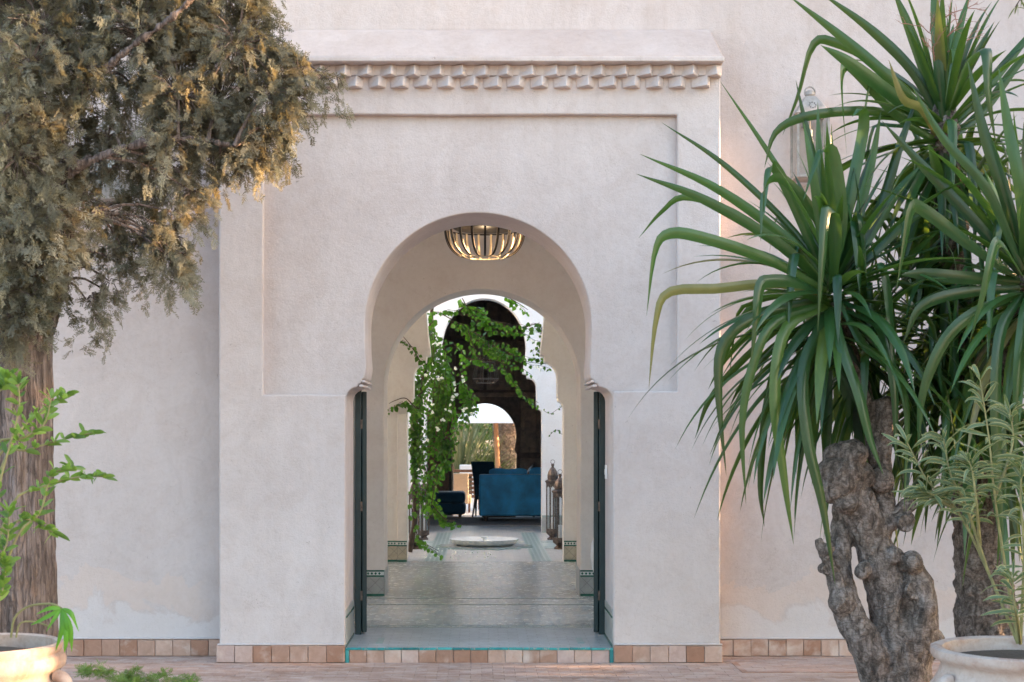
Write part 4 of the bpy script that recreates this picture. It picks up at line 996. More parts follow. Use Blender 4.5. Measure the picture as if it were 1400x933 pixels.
def make_crown(parent, clumps, D0, bsource, dens=1.0, size=1.0, seed=3, names=('foliage', 'twigs')):
    r = random.Random(seed); data = {0: [], 1: [], 2: []}; tw = MB()
    for (cx, cy, rp, dd) in clumps:
        if cy > 270 and cx > 90: rp *= .72
        D = D0 + dd; c = P(cx, cy, D); rad = rp * D / FPX
        ntuft = max(3, int(dens * 60 * (rad / .2) ** 1.8))
        bs_ = min(bsource, key=lambda q: (q - c).length + (0 if q.z < c.z + .2 else .3))
        if rad > .05: tw.tube(catmull([bs_, bs_.lerp(c, .5) + Vector((0, 0, .05)), c], 6), [.012, .01, .009, .007, .006, .004], 5, False)
        ctint = r.uniform(.15, .8)
        for _ in range(ntuft):
            v = Vector((r.gauss(0, 1), r.gauss(0, 1), r.gauss(0, 1))).normalized(); u = r.random() ** .45
            tp = c + Vector((v.x * rad * u, v.y * max(rad, .1) * u * 1.1, v.z * rad * u))
            out = (v + Vector((0, 0, -.6)) + Vector((r.uniform(-.3, .3), r.uniform(-.3, .3), r.uniform(-.3, .3)))).normalized()
            if rad > .04: tw.tube([c.lerp(tp, .25), c.lerp(tp, .7) + Vector((0, 0, .01)), tp + out * .03], [.0035, .0028, .0018], 3, False)
            tt = min(1, max(0, ctint + r.gauss(0, .22)))
            hang = r.random() < .45
            for _k in range(r.randint(5, 9) if hang else r.randint(3, 5)):
                if hang:
                    tp = tp + Vector((r.gauss(0, .012), r.gauss(0, .012), -.022)) + out * .008
                d = (out + Vector((r.gauss(0, .55), r.gauss(0, .55), r.gauss(0, .5) - .15))).normalized()
                L = size * r.uniform(.06, .13) * (1 if rad > .08 else .8)
                data[r.randint(0, 2)].append((tp - d * L * .2, d, L, min(1, max(0, tt + r.gauss(0, .1)))))
    for k in range(3):
        a = data[k]
        if not a: continue
        tv, tf = spray_template(40 + k + seed)
        locs = np.array([tuple(x[0]) for x in a]); dirs = np.array([tuple(x[1]) for x in a]); ls = np.array([x[2] for x in a]); ts = np.array([x[3] for x in a])
        up = rng.normal(size=(len(a), 3)); up[:, 2] += .4
        o = scatter_mesh(names[0], tv, tf, basis(dirs, up) * ls[:, None, None], locs, ts, M['cypress'], parent); o['kind'] = 'stuff'
    o = tw.build(names[1], M['bark_cypress'], parent); o['kind'] = 'stuff'
    return sum(len(v) for v in data.values())
bsrc = []
for pts, rad in ch[1:]: bsrc += catmull(pts, 14)
ns = make_crown(cyp, clumps, DC, bsrc)
print('sprays', ns)
open('/tmp/ns.txt','w').write(str(ns)) if False else None

# ------------------------------------------------------------------ strap leaves
def strap_mesh(name, pts, W, side, fold=.16, seg=14, prof='strap', twist=0.0, nacross=5):
    """a folded blade along a curve, real 3D shape"""
    c = catmull(pts, seg); vs = []; ed = []; al = []
    for i in range(seg):
        u = i / (seg - 1); t = (c[min(i + 1, seg - 1)] - c[max(i - 1, 0)]).normalized()
        s_ = side - t * side.dot(t)
        if s_.length < 1e-4: s_ = t.cross(Vector((0, 0, 1)))
        s_.normalize(); s_.rotate(Matrix.Rotation(twist * u, 3, t)); nn = s_.cross(t)
        if prof == 'strap': wd = W * (.55 + .45 * min(1, u / .25)) * (1 if u < .5 else max(.0, 1 - ((u - .5) / .5) ** 1.7)) * .5
        else: wd = W * .5 * math.sin(math.pi * min(1, max(0, u * .98 + .02)) ** .8) ** .75 if 0 < u < 1 else .0005
        wd = max(wd, .0006)
        for j in range(nacross):
            a = -1 + 2 * j / (nacross - 1); vs.append(c[i] + s_ * wd * a + nn * (fold * wd * (abs(a) - .3))); ed.append(abs(a)); al.append(u)
    fs = [(i * nacross + j, i * nacross + j + 1, (i + 1) * nacross + j + 1, (i + 1) * nacross + j) for i in range(seg - 1) for j in range(nacross - 1)]
    me = bpy.data.meshes.new(name); me.from_pydata([tuple(v) for v in vs], [], fs); me.update()
    a = me.attributes.new('edge', 'FLOAT', 'POINT'); a.data.foreach_set('value', ed)
    a = me.attributes.new('along', 'FLOAT', 'POINT'); a.data.foreach_set('value', al)
    me.shade_smooth(); return me
def add_leaf(parent, name, pts, W, side, mat, **k):
    off = root_off(parent); o0 = Vector(pts[0])
    me = strap_mesh(name, [Vector(p) - o0 for p in pts], W, side, **k)
    o = link(name, me, mat, parent, o0 - off); return o

def auto_leaf(parent, base, az, el, L, W, droop, rr, kink=None):
    """a yucca leaf: stiff at first, bending under its own weight, sometimes folded over"""
    d = Vector((math.cos(az) * math.cos(el), math.sin(az) * math.cos(el), math.sin(el)))
    side = Vector((-math.sin(az), math.cos(az), 0)); p = base + d * .02; pts = [p.copy()]; n = 9; h = L / n
    for i in range(n):
        u = (i + 1) / n
        if kink and u > kink: d = (d * .25 + Vector((0, 0, -1)) * .9 + Vector((math.cos(az), math.sin(az), 0)) * .08).normalized()
        else: d = (d + Vector((0, 0, -droop * (.3 + 1.6 * u) / n * 2.0)) + Vector((rr.uniform(-.02, .02),) * 3)).normalized()
        p = p + d * h; pts.append(p.copy())
    for v in pts:                                # keep the burl and the stub in front free of leaves
        Dv = v.y - CAM_Y; qx = 655 + v.x * FPX / Dv; qy = 597 - (v.z - CAM_Z) * FPX / Dv
        if Dv < 7.6 and ((1112 < qx < 1185 and qy > 610) or (1185 <= qx < 1250 and qy > 560)): return None
    side = (side + Vector((0, 0, rr.uniform(-.35, .35)))).normalized()
    return add_leaf(parent, 'leaf', pts, W, side, M['yucca'], fold=rr.uniform(.15, .5), twist=rr.uniform(-.5, .5), seg=16)

def head(parent, base, n, seed, Lr=(.62, .98), down=.35, axis_len=.28, W=.053, umin=0.0):
    rr = random.Random(seed)
    for i in range(n):
        u = umin + (1 - umin) * (i + .5) / n     # 0 = youngest upright centre, 1 = oldest hanging
        el = R(86) - u ** .9 * R(125 + 25 * down) + rr.gauss(0, R(9)); az = i * 2.39996 + rr.gauss(0, .15)
        b = base + Vector((rr.gauss(0, .012), rr.gauss(0, .012), axis_len * (1 - u) - axis_len * .6))
        L = rr.uniform(*Lr) * (.75 + .25 * min(1, u * 3)); kk = None
        dr = .10 + .55 * u + rr.uniform(-.1, .2)
        if rr.random() < .26 and el > R(-15): kk = rr.uniform(.35, .75)
        auto_leaf(parent, b, az, el, L, W * rr.uniform(.65, 1.15), max(.05, dr), rr, kk)

def hand(parent, pts, W=.05, D0=7.5, face=.8, fold=.3):
    """leaf that can be recognised in the photo, given through its own distances"""
    q = [P(a, b, D0 + c) for a, b, c in pts]
    t = (q[-1] - q[0]).normalized(); view = Vector((0, 1, 0)); s_ = t.cross(view).normalized()
    s_ = (s_ * face + view * (1 - face)).normalized()
    if len(q) > 2 and W > 0: pass
    add_leaf(parent, 'leaf', q, W, s_, M['yucca'], fold=fold, seg=18)

# yucca in front: gnarled trunk with one big head
DY = 7.5
yuc = thing('yucca_tree', 'nearer yucca with gnarled knobbly trunk and sawn stumps right of the portal', 'tree', P(1235, 960, DY))
def rp(px): return px * DY / FPX
chains = [(PR([(1238, 1010, DY), (1234, 940, DY), (1230, 880, DY), (1214, 810, DY), (1194, 745, DY), (1176, 700, DY - .02), (1162, 670, DY - .03), (1152, 640, DY - .03)]), [rp(v) for v in (45, 40, 36, 30, 25, 23, 23, 23)]),
          (PR([(1222, 960, DY), (1188, 890, DY - .05), (1162, 840, DY - .06), (1148, 790, DY - .03), (1150, 735, DY + .02), (1148, 690, DY + .05)]), [rp(v) for v in (30, 24, 20, 15, 15, 9)]),
          (PR([(1160, 840, DY - .06), (1144, 800, DY - .08), (1132, 765, DY - .08), (1118, 738, DY - .08)]), [rp(v) for v in (17, 12, 8, 5)]),
          (PR([(1195, 760, DY), (1206, 700, DY + .03), (1205, 645, DY + .05), (1206, 600, DY + .05), (1213, 568, DY + .05), (1209, 545, DY + .05)]), [rp(v) for v in (20, 15, 14, 13, 15, 12)]),
          (PR([(1240, 900, DY), (1252, 850, DY - .04), (1252, 800, DY - .04), (1240, 765, DY - .02)]), [rp(v) for v in (34, 30, 24, 13)]),
          (PR([(1195, 730, DY), (1222, 712, DY), (1240, 690, DY + .02)]), [rp(v) for v in (15, 11, 8)]),
          (PR([(1205, 640, DY + .05), (1188, 560, DY + .12), (1160, 480, DY + .1), (1142, 415, DY)]), [rp(v) for v in (13, 12, 12, 14)])]
kn = [(P(1150, 652, DY - .05), rp(32), .9), (P(1165, 622, DY - .06), rp(22), 1.), (P(1138, 668, DY - .07), rp(18), 1), (P(1158, 686, DY - .09), rp(16), .8), (P(1142, 625, DY - .04), rp(14), 1.2), (P(1178, 650, DY - .04), rp(16), 1),
      (P(1133, 750, DY - .1), rp(8), 1), (P(1128, 778, DY - .08), rp(9), .8), (P(1142, 790, DY - .09), rp(10), .8), (P(1152, 822, DY - .1), rp(18), 1.1), (P(1250, 803, DY - .08), rp(13), 1), (P(1247, 770, DY - .1), rp(14), 1.1), (P(1262, 830, DY - .1), rp(18), 1),
      (P(1238, 712, DY - .02), rp(12), 1), (P(1240, 692, DY + .0), rp(11), .8), (P(1185, 715, DY - .05), rp(13), 1), (P(1205, 655, DY - .02), rp(16), 1), (P(1150, 730, DY), rp(10), 1), (P(1180, 780, DY - .1), rp(11), 1), (P(1222, 760, DY - .08), rp(11), 1), (P(1212, 553, DY + .05), rp(14), .8), (P(1270, 880, DY), rp(21), 1)]
holec = P(1243, 836, DY - .13)
def hole(co):
    d = (Vector((co.x, co.y * .6, co.z * .75)) - Vector((holec.x, holec.y * .6, holec.z * .75))).length
    ring = -.055 * math.exp(-(d / .045) ** 2)
    fb = P(1152, 655, DY)                     # burl is deeply wrinkled
    w_ = math.exp(-((co - fb).length / .16) ** 2)
    return ring + w_ * .032 * (1 - 2.2 * abs(noise.noise(co * 13 + Vector((3, 1, 4)))))
rough_tube_mesh('trunk', chains, .009, .011, 8.0, yuc, M['bark_yucca'], (1, 1, .8), kn, 5, hole)
for (a, b, r_, dy) in ((1250, 808, 13, -.125), (1250, 772, 12, -.10), (1238, 716, 12, -.075), (1130, 779, 7, -.10)):
    c = P(a, b, DY + dy); MB().lathe([(rp(r_) * .9, -.02), (rp(r_), 0), (rp(r_) * .93, .012), (rp(r_) * .5, .012), (.001, .008)], 18, (0, 0, 0)).build('sawn_stump', M['bark_yucca'], yuc)
    o = bpy.data.objects[-1] if False else None
for o in [c_ for c_ in yuc.children if c_.name.startswith('sawn_stump')]: pass
stumps = [c_ for c_ in yuc.children if c_.name.startswith('sawn_stump')]
for o, (a, b, r_, dy) in zip(stumps, ((1250, 808, 13, -.125), (1250, 772, 12, -.10), (1238, 716, 12, -.075), (1130, 779, 7, -.10))):
    for v in o.data.vertices: v.co += root_off(yuc)
    o.location = P(a, b, DY + dy) - root_off(yuc); o.rotation_euler = (R(78), 0, R(10)); smooth(o.data, 40)

h1 = P(1140, 400, DY)
head(yuc, h1, 130, 5, (.62, .98), .6)
head(yuc, P(1128, 440, 7.55), 58, 51, (.85, 1.2), .5, .2, .05, .6)
for pts, W in [([(1132, 395, -.02), (1060, 330, -.1), (960, 272, -.15), (870, 238, -.15)], .055), ([(1135, 390, -.02), (1080, 330, 0), (980, 258, 0), (875, 211, 0)], .052),
               ([(1136, 388, 0), (1080, 310, .1), (990, 225, .2), (905, 168, .25)], .034), ([(1138, 380, 0), (1100, 290, .15), (1045, 200, .2), (985, 112, .2)], .03),
               ([(1130, 398, -.05), (1050, 355, -.2), (960, 325, -.3), (915, 320, -.33), (896, 345, -.34), (884, 432, -.33)], .058),
               ([(1125, 402, -.05), (1060, 388, -.2), (980, 395, -.3), (915, 400, -.33), (897, 440, -.34), (887, 532, -.33)], .05),
               ([(1136, 392, .1), (1020, 300, .35), (940, 270, .4), (905, 290, .4), (873, 326, .4)], .036),
               ([(1138, 400, -.1), (1142, 340, -.3), (1140, 292, -.42), (1130, 290, -.5), (1124, 360, -.52), (1118, 455, -.5)], .062),
               ([(1130, 405, -.1), (1090, 386, -.3), (1055, 384, -.4), (1040, 392, -.44), (1034, 440, -.45), (1026, 502, -.44)], .065),
               ([(1142, 385, 0), (1130, 290, .05), (1108, 200, .1), (1088, 110, .1)], .045), ([(1145, 385, 0), (1160, 280, -.05), (1180, 180, -.05), (1178, 150, -.1), (1165, 160, -.15)], .058),
               ([(1120, 410, -.1), (1040, 430, -.25), (990, 470, -.3), (983, 540, -.3), (993, 650, -.28)], .058), ([(1125, 415, -.12), (1060, 440, -.3), (1030, 500, -.33), (1015, 580, -.33), (1020, 690, -.3)], .05),
               ([(1130, 418, -.1), (1075, 450, -.3), (1060, 540, -.34), (1072, 650, -.33), (1085, 745, -.3)], .06), ([(1140, 420, -.1), (1150, 470, -.35), (1175, 540, -.4), (1190, 600, -.4), (1208, 650, -.4)], .055),
               ([(1135, 420, -.1), (1100, 500, -.3), (1105, 600, -.34), (1125, 690, -.33), (1142, 800, -.3)], .062), ([(1150, 415, -.1), (1180, 470, -.2), (1215, 500, -.25), (1240, 560, -.25), (1236, 700, -.25)], .05),
               ([(1120, 410, 0), (1060, 400, .3), (1020, 430, .3), (985, 500, .3), (985, 560, .3)], .045), ([(1128, 410, .1), (1080, 450, .3), (1050, 550, .3), (1040, 660, .3), (1045, 720, .3)], .05),
               ([(1140, 384, 0), (1118, 300, -.1), (1070, 245, -.2), (1045, 262, -.25), (1040, 330, -.25)], .05), ([(1142, 380, .05), (1200, 290, .1), (1230, 200, .1), (1255, 130, .1)], .05), ([(1150, 392, .05), (1190, 320, .1), (1225, 265, .1), (1262, 222, .1)], .055), ([(1152, 396, 0), (1200, 340, .05), (1245, 300, .05), (1290, 280, .05)], .05), ([(1146, 390, .08), (1172, 300, .15), (1192, 220, .2), (1205, 150, .2)], .05), ([(1148, 392, .12), (1180, 330, .2), (1200, 300, .2), (1222, 300, .2), (1232, 380, .2)], .052), ([(1132, 396, .05), (1095, 300, .0), (1062, 232, -.05), (1050, 238, -.08), (1044, 300, -.1)], .055), ([(1138, 390, -.05), (1125, 330, -.15), (1112, 240, -.2), (1098, 165, -.2)], .05), ([(1134, 392, -.1), (1152, 310, -.25), (1142, 218, -.32), (1130, 204, -.34), (1118, 215, -.36), (1098, 275, -.38)], .055), ([(1138, 388, .05), (1128, 290, .05), (1120, 210, .05), (1118, 140, .05)], .042), ([(1130, 402, .1), (1040, 470, .3), (975, 540, .35), (950, 600, .35)], .04), ([(1150, 410, -.05), (1200, 440, -.25), (1222, 520, -.3), (1225, 640, -.28)], .058)]:
    hand(yuc, pts, W)

# taller yucca behind, two heads
yub = thing('yucca_tree', 'taller yucca behind with two leafy heads reaching the top right corner', 'tree', P(1350, 960, 8.1))
rough_tube_mesh('trunk', [(PR([(1352, 990, 8.1), (1350, 880, 8.1), (1345, 800, 8.1), (1335, 700, 8.1), (1325, 560, 8.1), (1312, 420, 8.0), (1300, 300, 7.9), (1292, 190, 7.8), (1290, 140, 7.8)]), [.21, .17, .15, .12, .10, .085, .075, .065, .05]),
                          (PR([(1340, 640, 8.1), (1370, 540, 7.9), (1395, 450, 7.5), (1405, 370, 7.3)]), [.09, .08, .07, .05])], .014, .02, 8.0, yub, M['bark_yucca'], (1, 1, 1.6), None, 2)
h2 = P(1290, 180, 7.8); h3 = P(1405, 385, 7.3); h2b = P(1296, 330, 7.9)
head(yub, P(1330, 520, 7.75), 44, 52, (.75, 1.05), .5, .3, .055, .55)
head(yub, P(1285, 470, 8.05), 50, 61, (.7, 1.0), .6, .4, .05, .4)
head(yub, P(1385, 560, 7.6), 26, 62, (.6, .9), .5, .3, .05, .5)
head(yub, h2, 95, 8, (.6, .92), .25, .3); head(yub, h3, 90, 9, (.66, 1.0), .35); head(yub, h2b, 70, 14, (.65, .95), 1.1, .5)
head(yuc, P(1180, 470, 7.75), 60, 31, (.7, 1.0), 1.3, .3)
head(yub, P(1345, 500, 7.9), 60, 32, (.6, .95), .7, .4)
head(yuc, P(1265, 440, 7.9), 55, 33, (.6, .9), .8, .3)
for pts, W in [([(1285, 175, 0), (1220, 110, -.1), (1150, 50, -.1), (1075, -8, -.1)], .056), ([(1287, 170, 0), (1250, 100, 0), (1190, 40, 0), (1115, -15, 0)], .055),
               ([(1285, 180, -.05), (1220, 130, -.2), (1160, 85, -.3), (1122, 62, -.32)], .068), ([(1282, 178, .1), (1200, 90, .2), (1140, 58, .2), (1112, 62, .2), (1092, 130, .2), (1070, 185, .2)], .05),
               ([(1270, 165, 0), (1190, 152, -.1), (1110, 158, -.2), (1062, 180, -.2), (1045, 230, -.2)], .05), ([(1286, 170, 0), (1265, 100, 0), (1240, 30, 0), (1218, -20, 0)], .056),
               ([(1290, 170, -.05), (1283, 90, -.1), (1278, 20, -.1), (1275, -30, -.1)], .052), ([(1293, 170, -.05), (1302, 110, -.1), (1312, 40, -.1), (1330, -20, -.1)], .045),
               ([(1298, 180, 0), (1340, 130, 0), (1385, 75, 0), (1430, 20, 0)], .055), ([(1298, 190, .05), (1345, 150, .1), (1390, 90, .1), (1440, 40, .1)], .05),
               ([(1300, 150, -.1), (1322, 90, -.35), (1342, 68, -.5), (1350, 76, -.55), (1352, 130, -.55), (1362, 200, -.5)], .066), ([(1280, 185, -.1), (1262, 150, -.3), (1235, 135, -.45), (1215, 82, -.5)], .045),
               ([(1290, 200, 0), (1230, 160, -.1), (1170, 96, -.2), (1155, 92, -.2), (1152, 130, -.22), (1158, 215, -.2)], .06)]:
    hand(yub, pts, W, 7.8)
for pts, W in [([(1395, 375, -.05), (1330, 300, -.1), (1260, 225, -.1), (1205, 165, -.1)], .052), ([(1398, 370, -.1), (1350, 260, -.2), (1290, 190, -.2), (1245, 115, -.2)], .045),
               ([(1400, 365, -.05), (1375, 270, -.1), (1345, 180, -.1), (1322, 80, -.1)], .06), ([(1404, 365, -.1), (1395, 260, -.2), (1378, 170, -.2), (1365, 90, -.2)], .056),
               ([(1395, 385, -.1), (1320, 380, -.25), (1260, 375, -.3), (1232, 376, -.32)], .062), ([(1390, 380, -.1), (1320, 330, -.3), (1265, 288, -.4), (1248, 285, -.45), (1238, 330, -.45), (1225, 402, -.45)], .062),
               ([(1400, 380, -.15), (1382, 350, -.4), (1368, 330, -.5), (1358, 345, -.55), (1345, 400, -.55), (1325, 470, -.5)], .055), ([(1395, 395, -.1), (1320, 400, -.2), (1260, 420, -.25), (1235, 470, -.25)], .055),
               ([(1395, 400, -.1), (1330, 430, -.3), (1290, 470, -.35), (1262, 540, -.35), (1255, 620, -.3)], .06), ([(1400, 400, -.1), (1370, 450, -.3), (1362, 540, -.35), (1365, 640, -.33), (1372, 740, -.3)], .06),
               ([(1410, 395, -.1), (1400, 440, -.3), (1392, 520, -.35), (1388, 640, -.33)], .06)]:
    hand(yub, pts, W, 7.3)
# dried flower stalk on top of the yucca
m = MB(); rr = random.Random(4); b0 = P(1283, 130, 7.75)
def twig(p, d, L, r_, dep):
    q = p + d * L; m.tube([p, p.lerp(q, .5) + Vector((rr.uniform(-.01, .01), 0, rr.uniform(-.01, .01))), q], [r_, r_ * .8, r_ * .6], 4, False)
    if dep:
        for _ in range(3): twig(p.lerp(q, rr.uniform(.4, 1)), (d + Vector((rr.uniform(-1, 1), rr.uniform(-.6, .6), rr.uniform(-.5, .6)))).normalized(), L * rr.uniform(.45, .7), r_ * .6, dep - 1)
twig(b0, Vector((0, 0, 1)), .42, .009, 0)
for k in range(9): twig(b0 + Vector((0, 0, .12 + .045 * k)), Vector((rr.uniform(-1, 1), rr.uniform(-.5, .5), .4)).normalized(), .16, .004, 2)
m.build('dried_flower_stalk', M['dry'], yub)

# ------------------------------------------------------------------ pots
def pot(name, label, c, s, mat, profile, handles):
    t = thing(name, label, 'flower pot', c)
    zs = .943; MB().lathe([(r_ * s, z * s * zs) for r_, z in profile], 64, c).build('body', mat, t, sm=45)
    top = max(z for r_, z in profile) * s * zs
    ri = profile[-1][0] * s
    MB().lathe([(ri * .97, 0), (ri * .6, .02), (.01, .03)], 32, (c[0], c[1], c[2] + top - .06)).build('soil', M['soil'], t)
    for az, zc, rad, thick, rr_ in handles:
        m = MB(); ax = Vector((math.cos(az), math.sin(az), 0)); pts = []
        for i in range(15):
            a = -math.pi / 2 + math.pi * i / 14 if True else 0
            pts.append(Vector(c) + ax * (rr_ + rad * math.cos(a) * 1.1) + Vector((0, 0, zc * zs + rad * math.sin(a))))
        m.tube(pts, thick, 10); m.build('handle', mat, t, sm=60)
    return t
# left pot, cream clay
PL = P(-22, 930, 6.0)
pl_c = Vector((PL.x, PL.y, 0))
prof_l = [(.18, 0), (.21, .03), (.27, .2), (.305, .38), (.318, .46), (.312, .50), (.322, .515), (.312, .53), (.30, .57), (.292, .60), (.30, .62), (.322, .635), (.328, .66), (.322, .69), (.305, .70), (.312, .715), (.314, .735), (.300, .742), (.285, .735), (.28, .60)]
pot('clay_pot', 'cream clay pot with ribbed neck and loop handle, bottom left corner', pl_c, 1.0, M['pot_cream'], prof_l, [(R(-8), .555, .05, .026, .305), (R(172), .555, .05, .026, .305)])
# rope pattern on its shoulder
PR_ = P(1402, 900, 6.35); pr_c = Vector((PR_.x, PR_.y, 0))
prof_r = [(.20, 0), (.24, .03), (.33, .22), (.385, .40), (.395, .46), (.385, .475), (.392, .49), (.38, .51), (.36, .55), (.352, .58), (.36, .60), (.388, .615), (.398, .635), (.395, .66), (.375, .668), (.345, .66), (.335, .5)]
pt = pot('clay_pot', 'wide limewashed clay pot with thick rim and rope band, bottom right corner', pr_c, 1.0, M['pot_grey'], prof_r, [(R(196), .50, .035, .026, .372), (R(16), .50, .035, .026, .372)])
def rope(c, r_, z, n, mat, parent, th):
    m = MB()
    for i in range(n):
        a0 = 2 * math.pi * i / n; a1 = a0 + 2 * math.pi / n * 1.5
        m.tube([(c.x + r_ * math.cos(a0), c.y + r_ * math.sin(a0), z - th), (c.x + (r_ + th * .6) * math.cos((a0 + a1) / 2), c.y + (r_ + th * .6) * math.sin((a0 + a1) / 2), z), (c.x + r_ * math.cos(a1), c.y + r_ * math.sin(a1), z + th)], th * .55, 6)
    m.build('rope_band', mat, parent, sm=60)
rope(pr_c, .386, .448, 90, M['pot_grey'], pt, .014)
lp = [o for o in COL.objects if o.name == 'clay_pot'][0]
rope(pl_c, .313, .486, 70, M['pot_cream'], lp, .009)

# ------------------------------------------------------------------ leafy plants in the pots
def leaf_blade(parent, base, d, L, W, mat, rr, droop=.4, fold=.25, sidev=None):
    d = d.normalized(); s_ = sidev or d.cross(Vector((rr.uniform(-.4, .4), rr.uniform(-.4, .4), 1))).normalized()
    p1 = base + d * L * .4 + Vector((0, 0, -.02 * droop * L)); p2 = base + d * L * .75 + Vector((0, 0, -.14 * droop * L)); p3 = base + d * L + Vector((0, 0, -.35 * droop * L))
    return add_leaf(parent, 'leaf', [base, p1, p2, p3], W, s_, mat, fold=fold, seg=8, prof='ellipse', twist=rr.uniform(-.4, .4))
lem = thing('lemon_plant', 'leggy lemon bush with bright green leaves growing from the cream pot', 'plant', (pl_c.x, pl_c.y, .66))
rr = random.Random(21); DL = 6.0
stems = [[(-25, 870, 0), (-5, 720, -.05), (0, 660, -.05), (25, 565, -.05), (25, 525, -.05)], [(-25, 870, 0), (10, 700, .05), (60, 665, .1), (110, 652, .12), (140, 652, .12)],
         [(-20, 870, 0), (-10, 640, .1), (40, 615, .1), (90, 600, .12), (125, 592, .12)], [(-20, 870, 0), (20, 740, -.1), (55, 700, -.1), (70, 650, -.1), (100, 640, -.1)],
         [(-20, 860, 0), (-5, 780, -.1), (10, 740, -.12), (12, 700, -.12)], [(-30, 800, 0), (-10, 620, 0), (30, 600, 0), (60, 580, 0), (70, 545, 0)], [(-20, 760, 0), (20, 715, 0), (45, 712, .05), (72, 728, .05)],
         [(-20, 700, .1), (20, 600, .15), (60, 560, .2), (90, 540, .2)], [(-20, 700, 0), (-15, 560, 0), (5, 530, 0), (10, 515, 0)], [(-10, 880, 0), (-5, 830, -.1), (5, 800, -.1), (8, 770, -.12)]]
sm_ = MB()
for st in stems:
    q = catmull([P(a, b, DL + c) for a, b, c in st], 16); sm_.tube(q, lerp_list([.007, .0025], 16), 6)
    q2 = q[6:]
    for i, p in enumerate(q2):
        tdir = (q2[min(i + 1, len(q2) - 1)] - q2[max(i - 1, 0)]).normalized()
        for k in range(3 if i < len(q2) - 1 else 5):
            a = rr.uniform(0, 6.28); side = Vector((math.cos(a), math.sin(a) * .8, rr.uniform(-.2, .7)))
            leaf_blade(lem, p, tdir * .7 + side, rr.uniform(.036, .078), rr.uniform(.015, .025), M['lemon'], rr, .5, sidev=(tdir.cross(Vector((0, 1, .2))) * .7 + Vector((rr.uniform(-.4, .4), rr.uniform(-.5, .5), rr.uniform(-.4, .4)))).normalized())
sm_.build('stems', M['stem'], lem)
# philodendron: deeply cut drooping leaf over the rim
phi = thing('philodendron', 'glossy deeply lobed leaf drooping over the rim of the cream pot', 'plant', (pl_c.x + .1, pl_c.y, .66))
b0 = P(84, 832, 5.95)
MB().tube(catmull([P(15, 872, 6.0), P(20, 845, 6.0), P(40, 829, 6.0), P(70, 826, 5.97), b0], 14), .005, 6).build('stalk', M['stem'], phi)
MB().tube(catmull([P(22, 872, 6.0), P(28, 852, 6.0), P(50, 851, 6.0), P(70, 858, 5.97)], 10), .004, 6).build('stalk', M['stem'], phi)
for tip, W, mid in (((50, 840), .018, (68, 832)), ((42, 855), .018, (62, 845)), ((108, 864), .021, (98, 840)), ((98, 892), .021, (96, 858)), ((76, 890), .021, (84, 862)), ((63, 864), .017, (72, 850)), ((88, 893), .021, (90, 872)), ((95, 880), .018, (90, 855))):
    add_leaf(phi, 'lobe', [b0, P(mid[0], mid[1], 5.93), P(tip[0], tip[1], 5.95)], W, (Vector((1, 0, .4)) if abs(tip[0] - 84) < 16 else Vector((0, .3, 1))).normalized(), M['philo'], fold=.3, seg=9, prof='ellipse')
# oleander-like variegated plant
ole = thing('variegated_oleander', 'tall narrow leaved variegated plant in the limewashed pot', 'plant', (pr_c.x, pr_c.y, .6))
rr = random.Random(33); DO = 6.35; sm_ = MB()
ost = [[(1392, 880, 0), (1375, 780, 0), (1360, 680, -.05), (1352, 600, -.05), (1340, 520, -.05)], [(1392, 880, 0), (1350, 780, .05), (1310, 700, .05), (1270, 660, .05), (1240, 605, .05)],
       [(1395, 880, 0), (1400, 760, -.1), (1395, 680, -.1), (1398, 640, -.1)], [(1350, 780, .05), (1320, 690, 0), (1300, 650, 0), (1290, 600, 0)], [(1310, 700, .05), (1280, 680, 0), (1265, 672, 0)],
       [(1395, 880, 0), (1390, 840, -.2), (1385, 815, -.2), (1385, 790, -.2)], [(1360, 680, 0), (1375, 640, 0), (1385, 600, .1), (1380, 560, .1)], [(1340, 745, .05), (1335, 690, -.1), (1330, 650, -.1), (1325, 630, -.1)]]
for si, st in enumerate(ost):
    q = catmull([P(a, b, DO + c) for a, b, c in st], 22); sm_.tube(q, lerp_list([.008, .0025], 22), 6)
    start = 9 if si < 2 else 5
    for i in range(start, 22):
        p = q[i]; tdir = (q[min(i + 1, 21)] - q[max(i - 1, 0)]).normalized(); a0 = i * 1.1 + rr.uniform(0, 1)
        for k in range(2 if i < 18 else 3):
            if sum(1 for c_ in ole.children) > 296: break
            a = a0 + k * 2.6; side = Vector((math.cos(a), math.sin(a) * .8, 0)); up = .35 if i < 18 else .9
            leaf_blade(ole, p, side + tdir * up + Vector((0, 0, rr.uniform(-.3, .25))), rr.uniform(.09, .16), rr.uniform(.013, .020), M['oleander'], rr, rr.uniform(.1, 1.6), fold=.4,
                       sidev=(side.cross(tdir) * .6 + Vector((rr.uniform(-.5, .5), rr.uniform(-.5, .5), rr.uniform(.1, .9)))).normalized())
sm_.build('stems', M['stem'], ole)

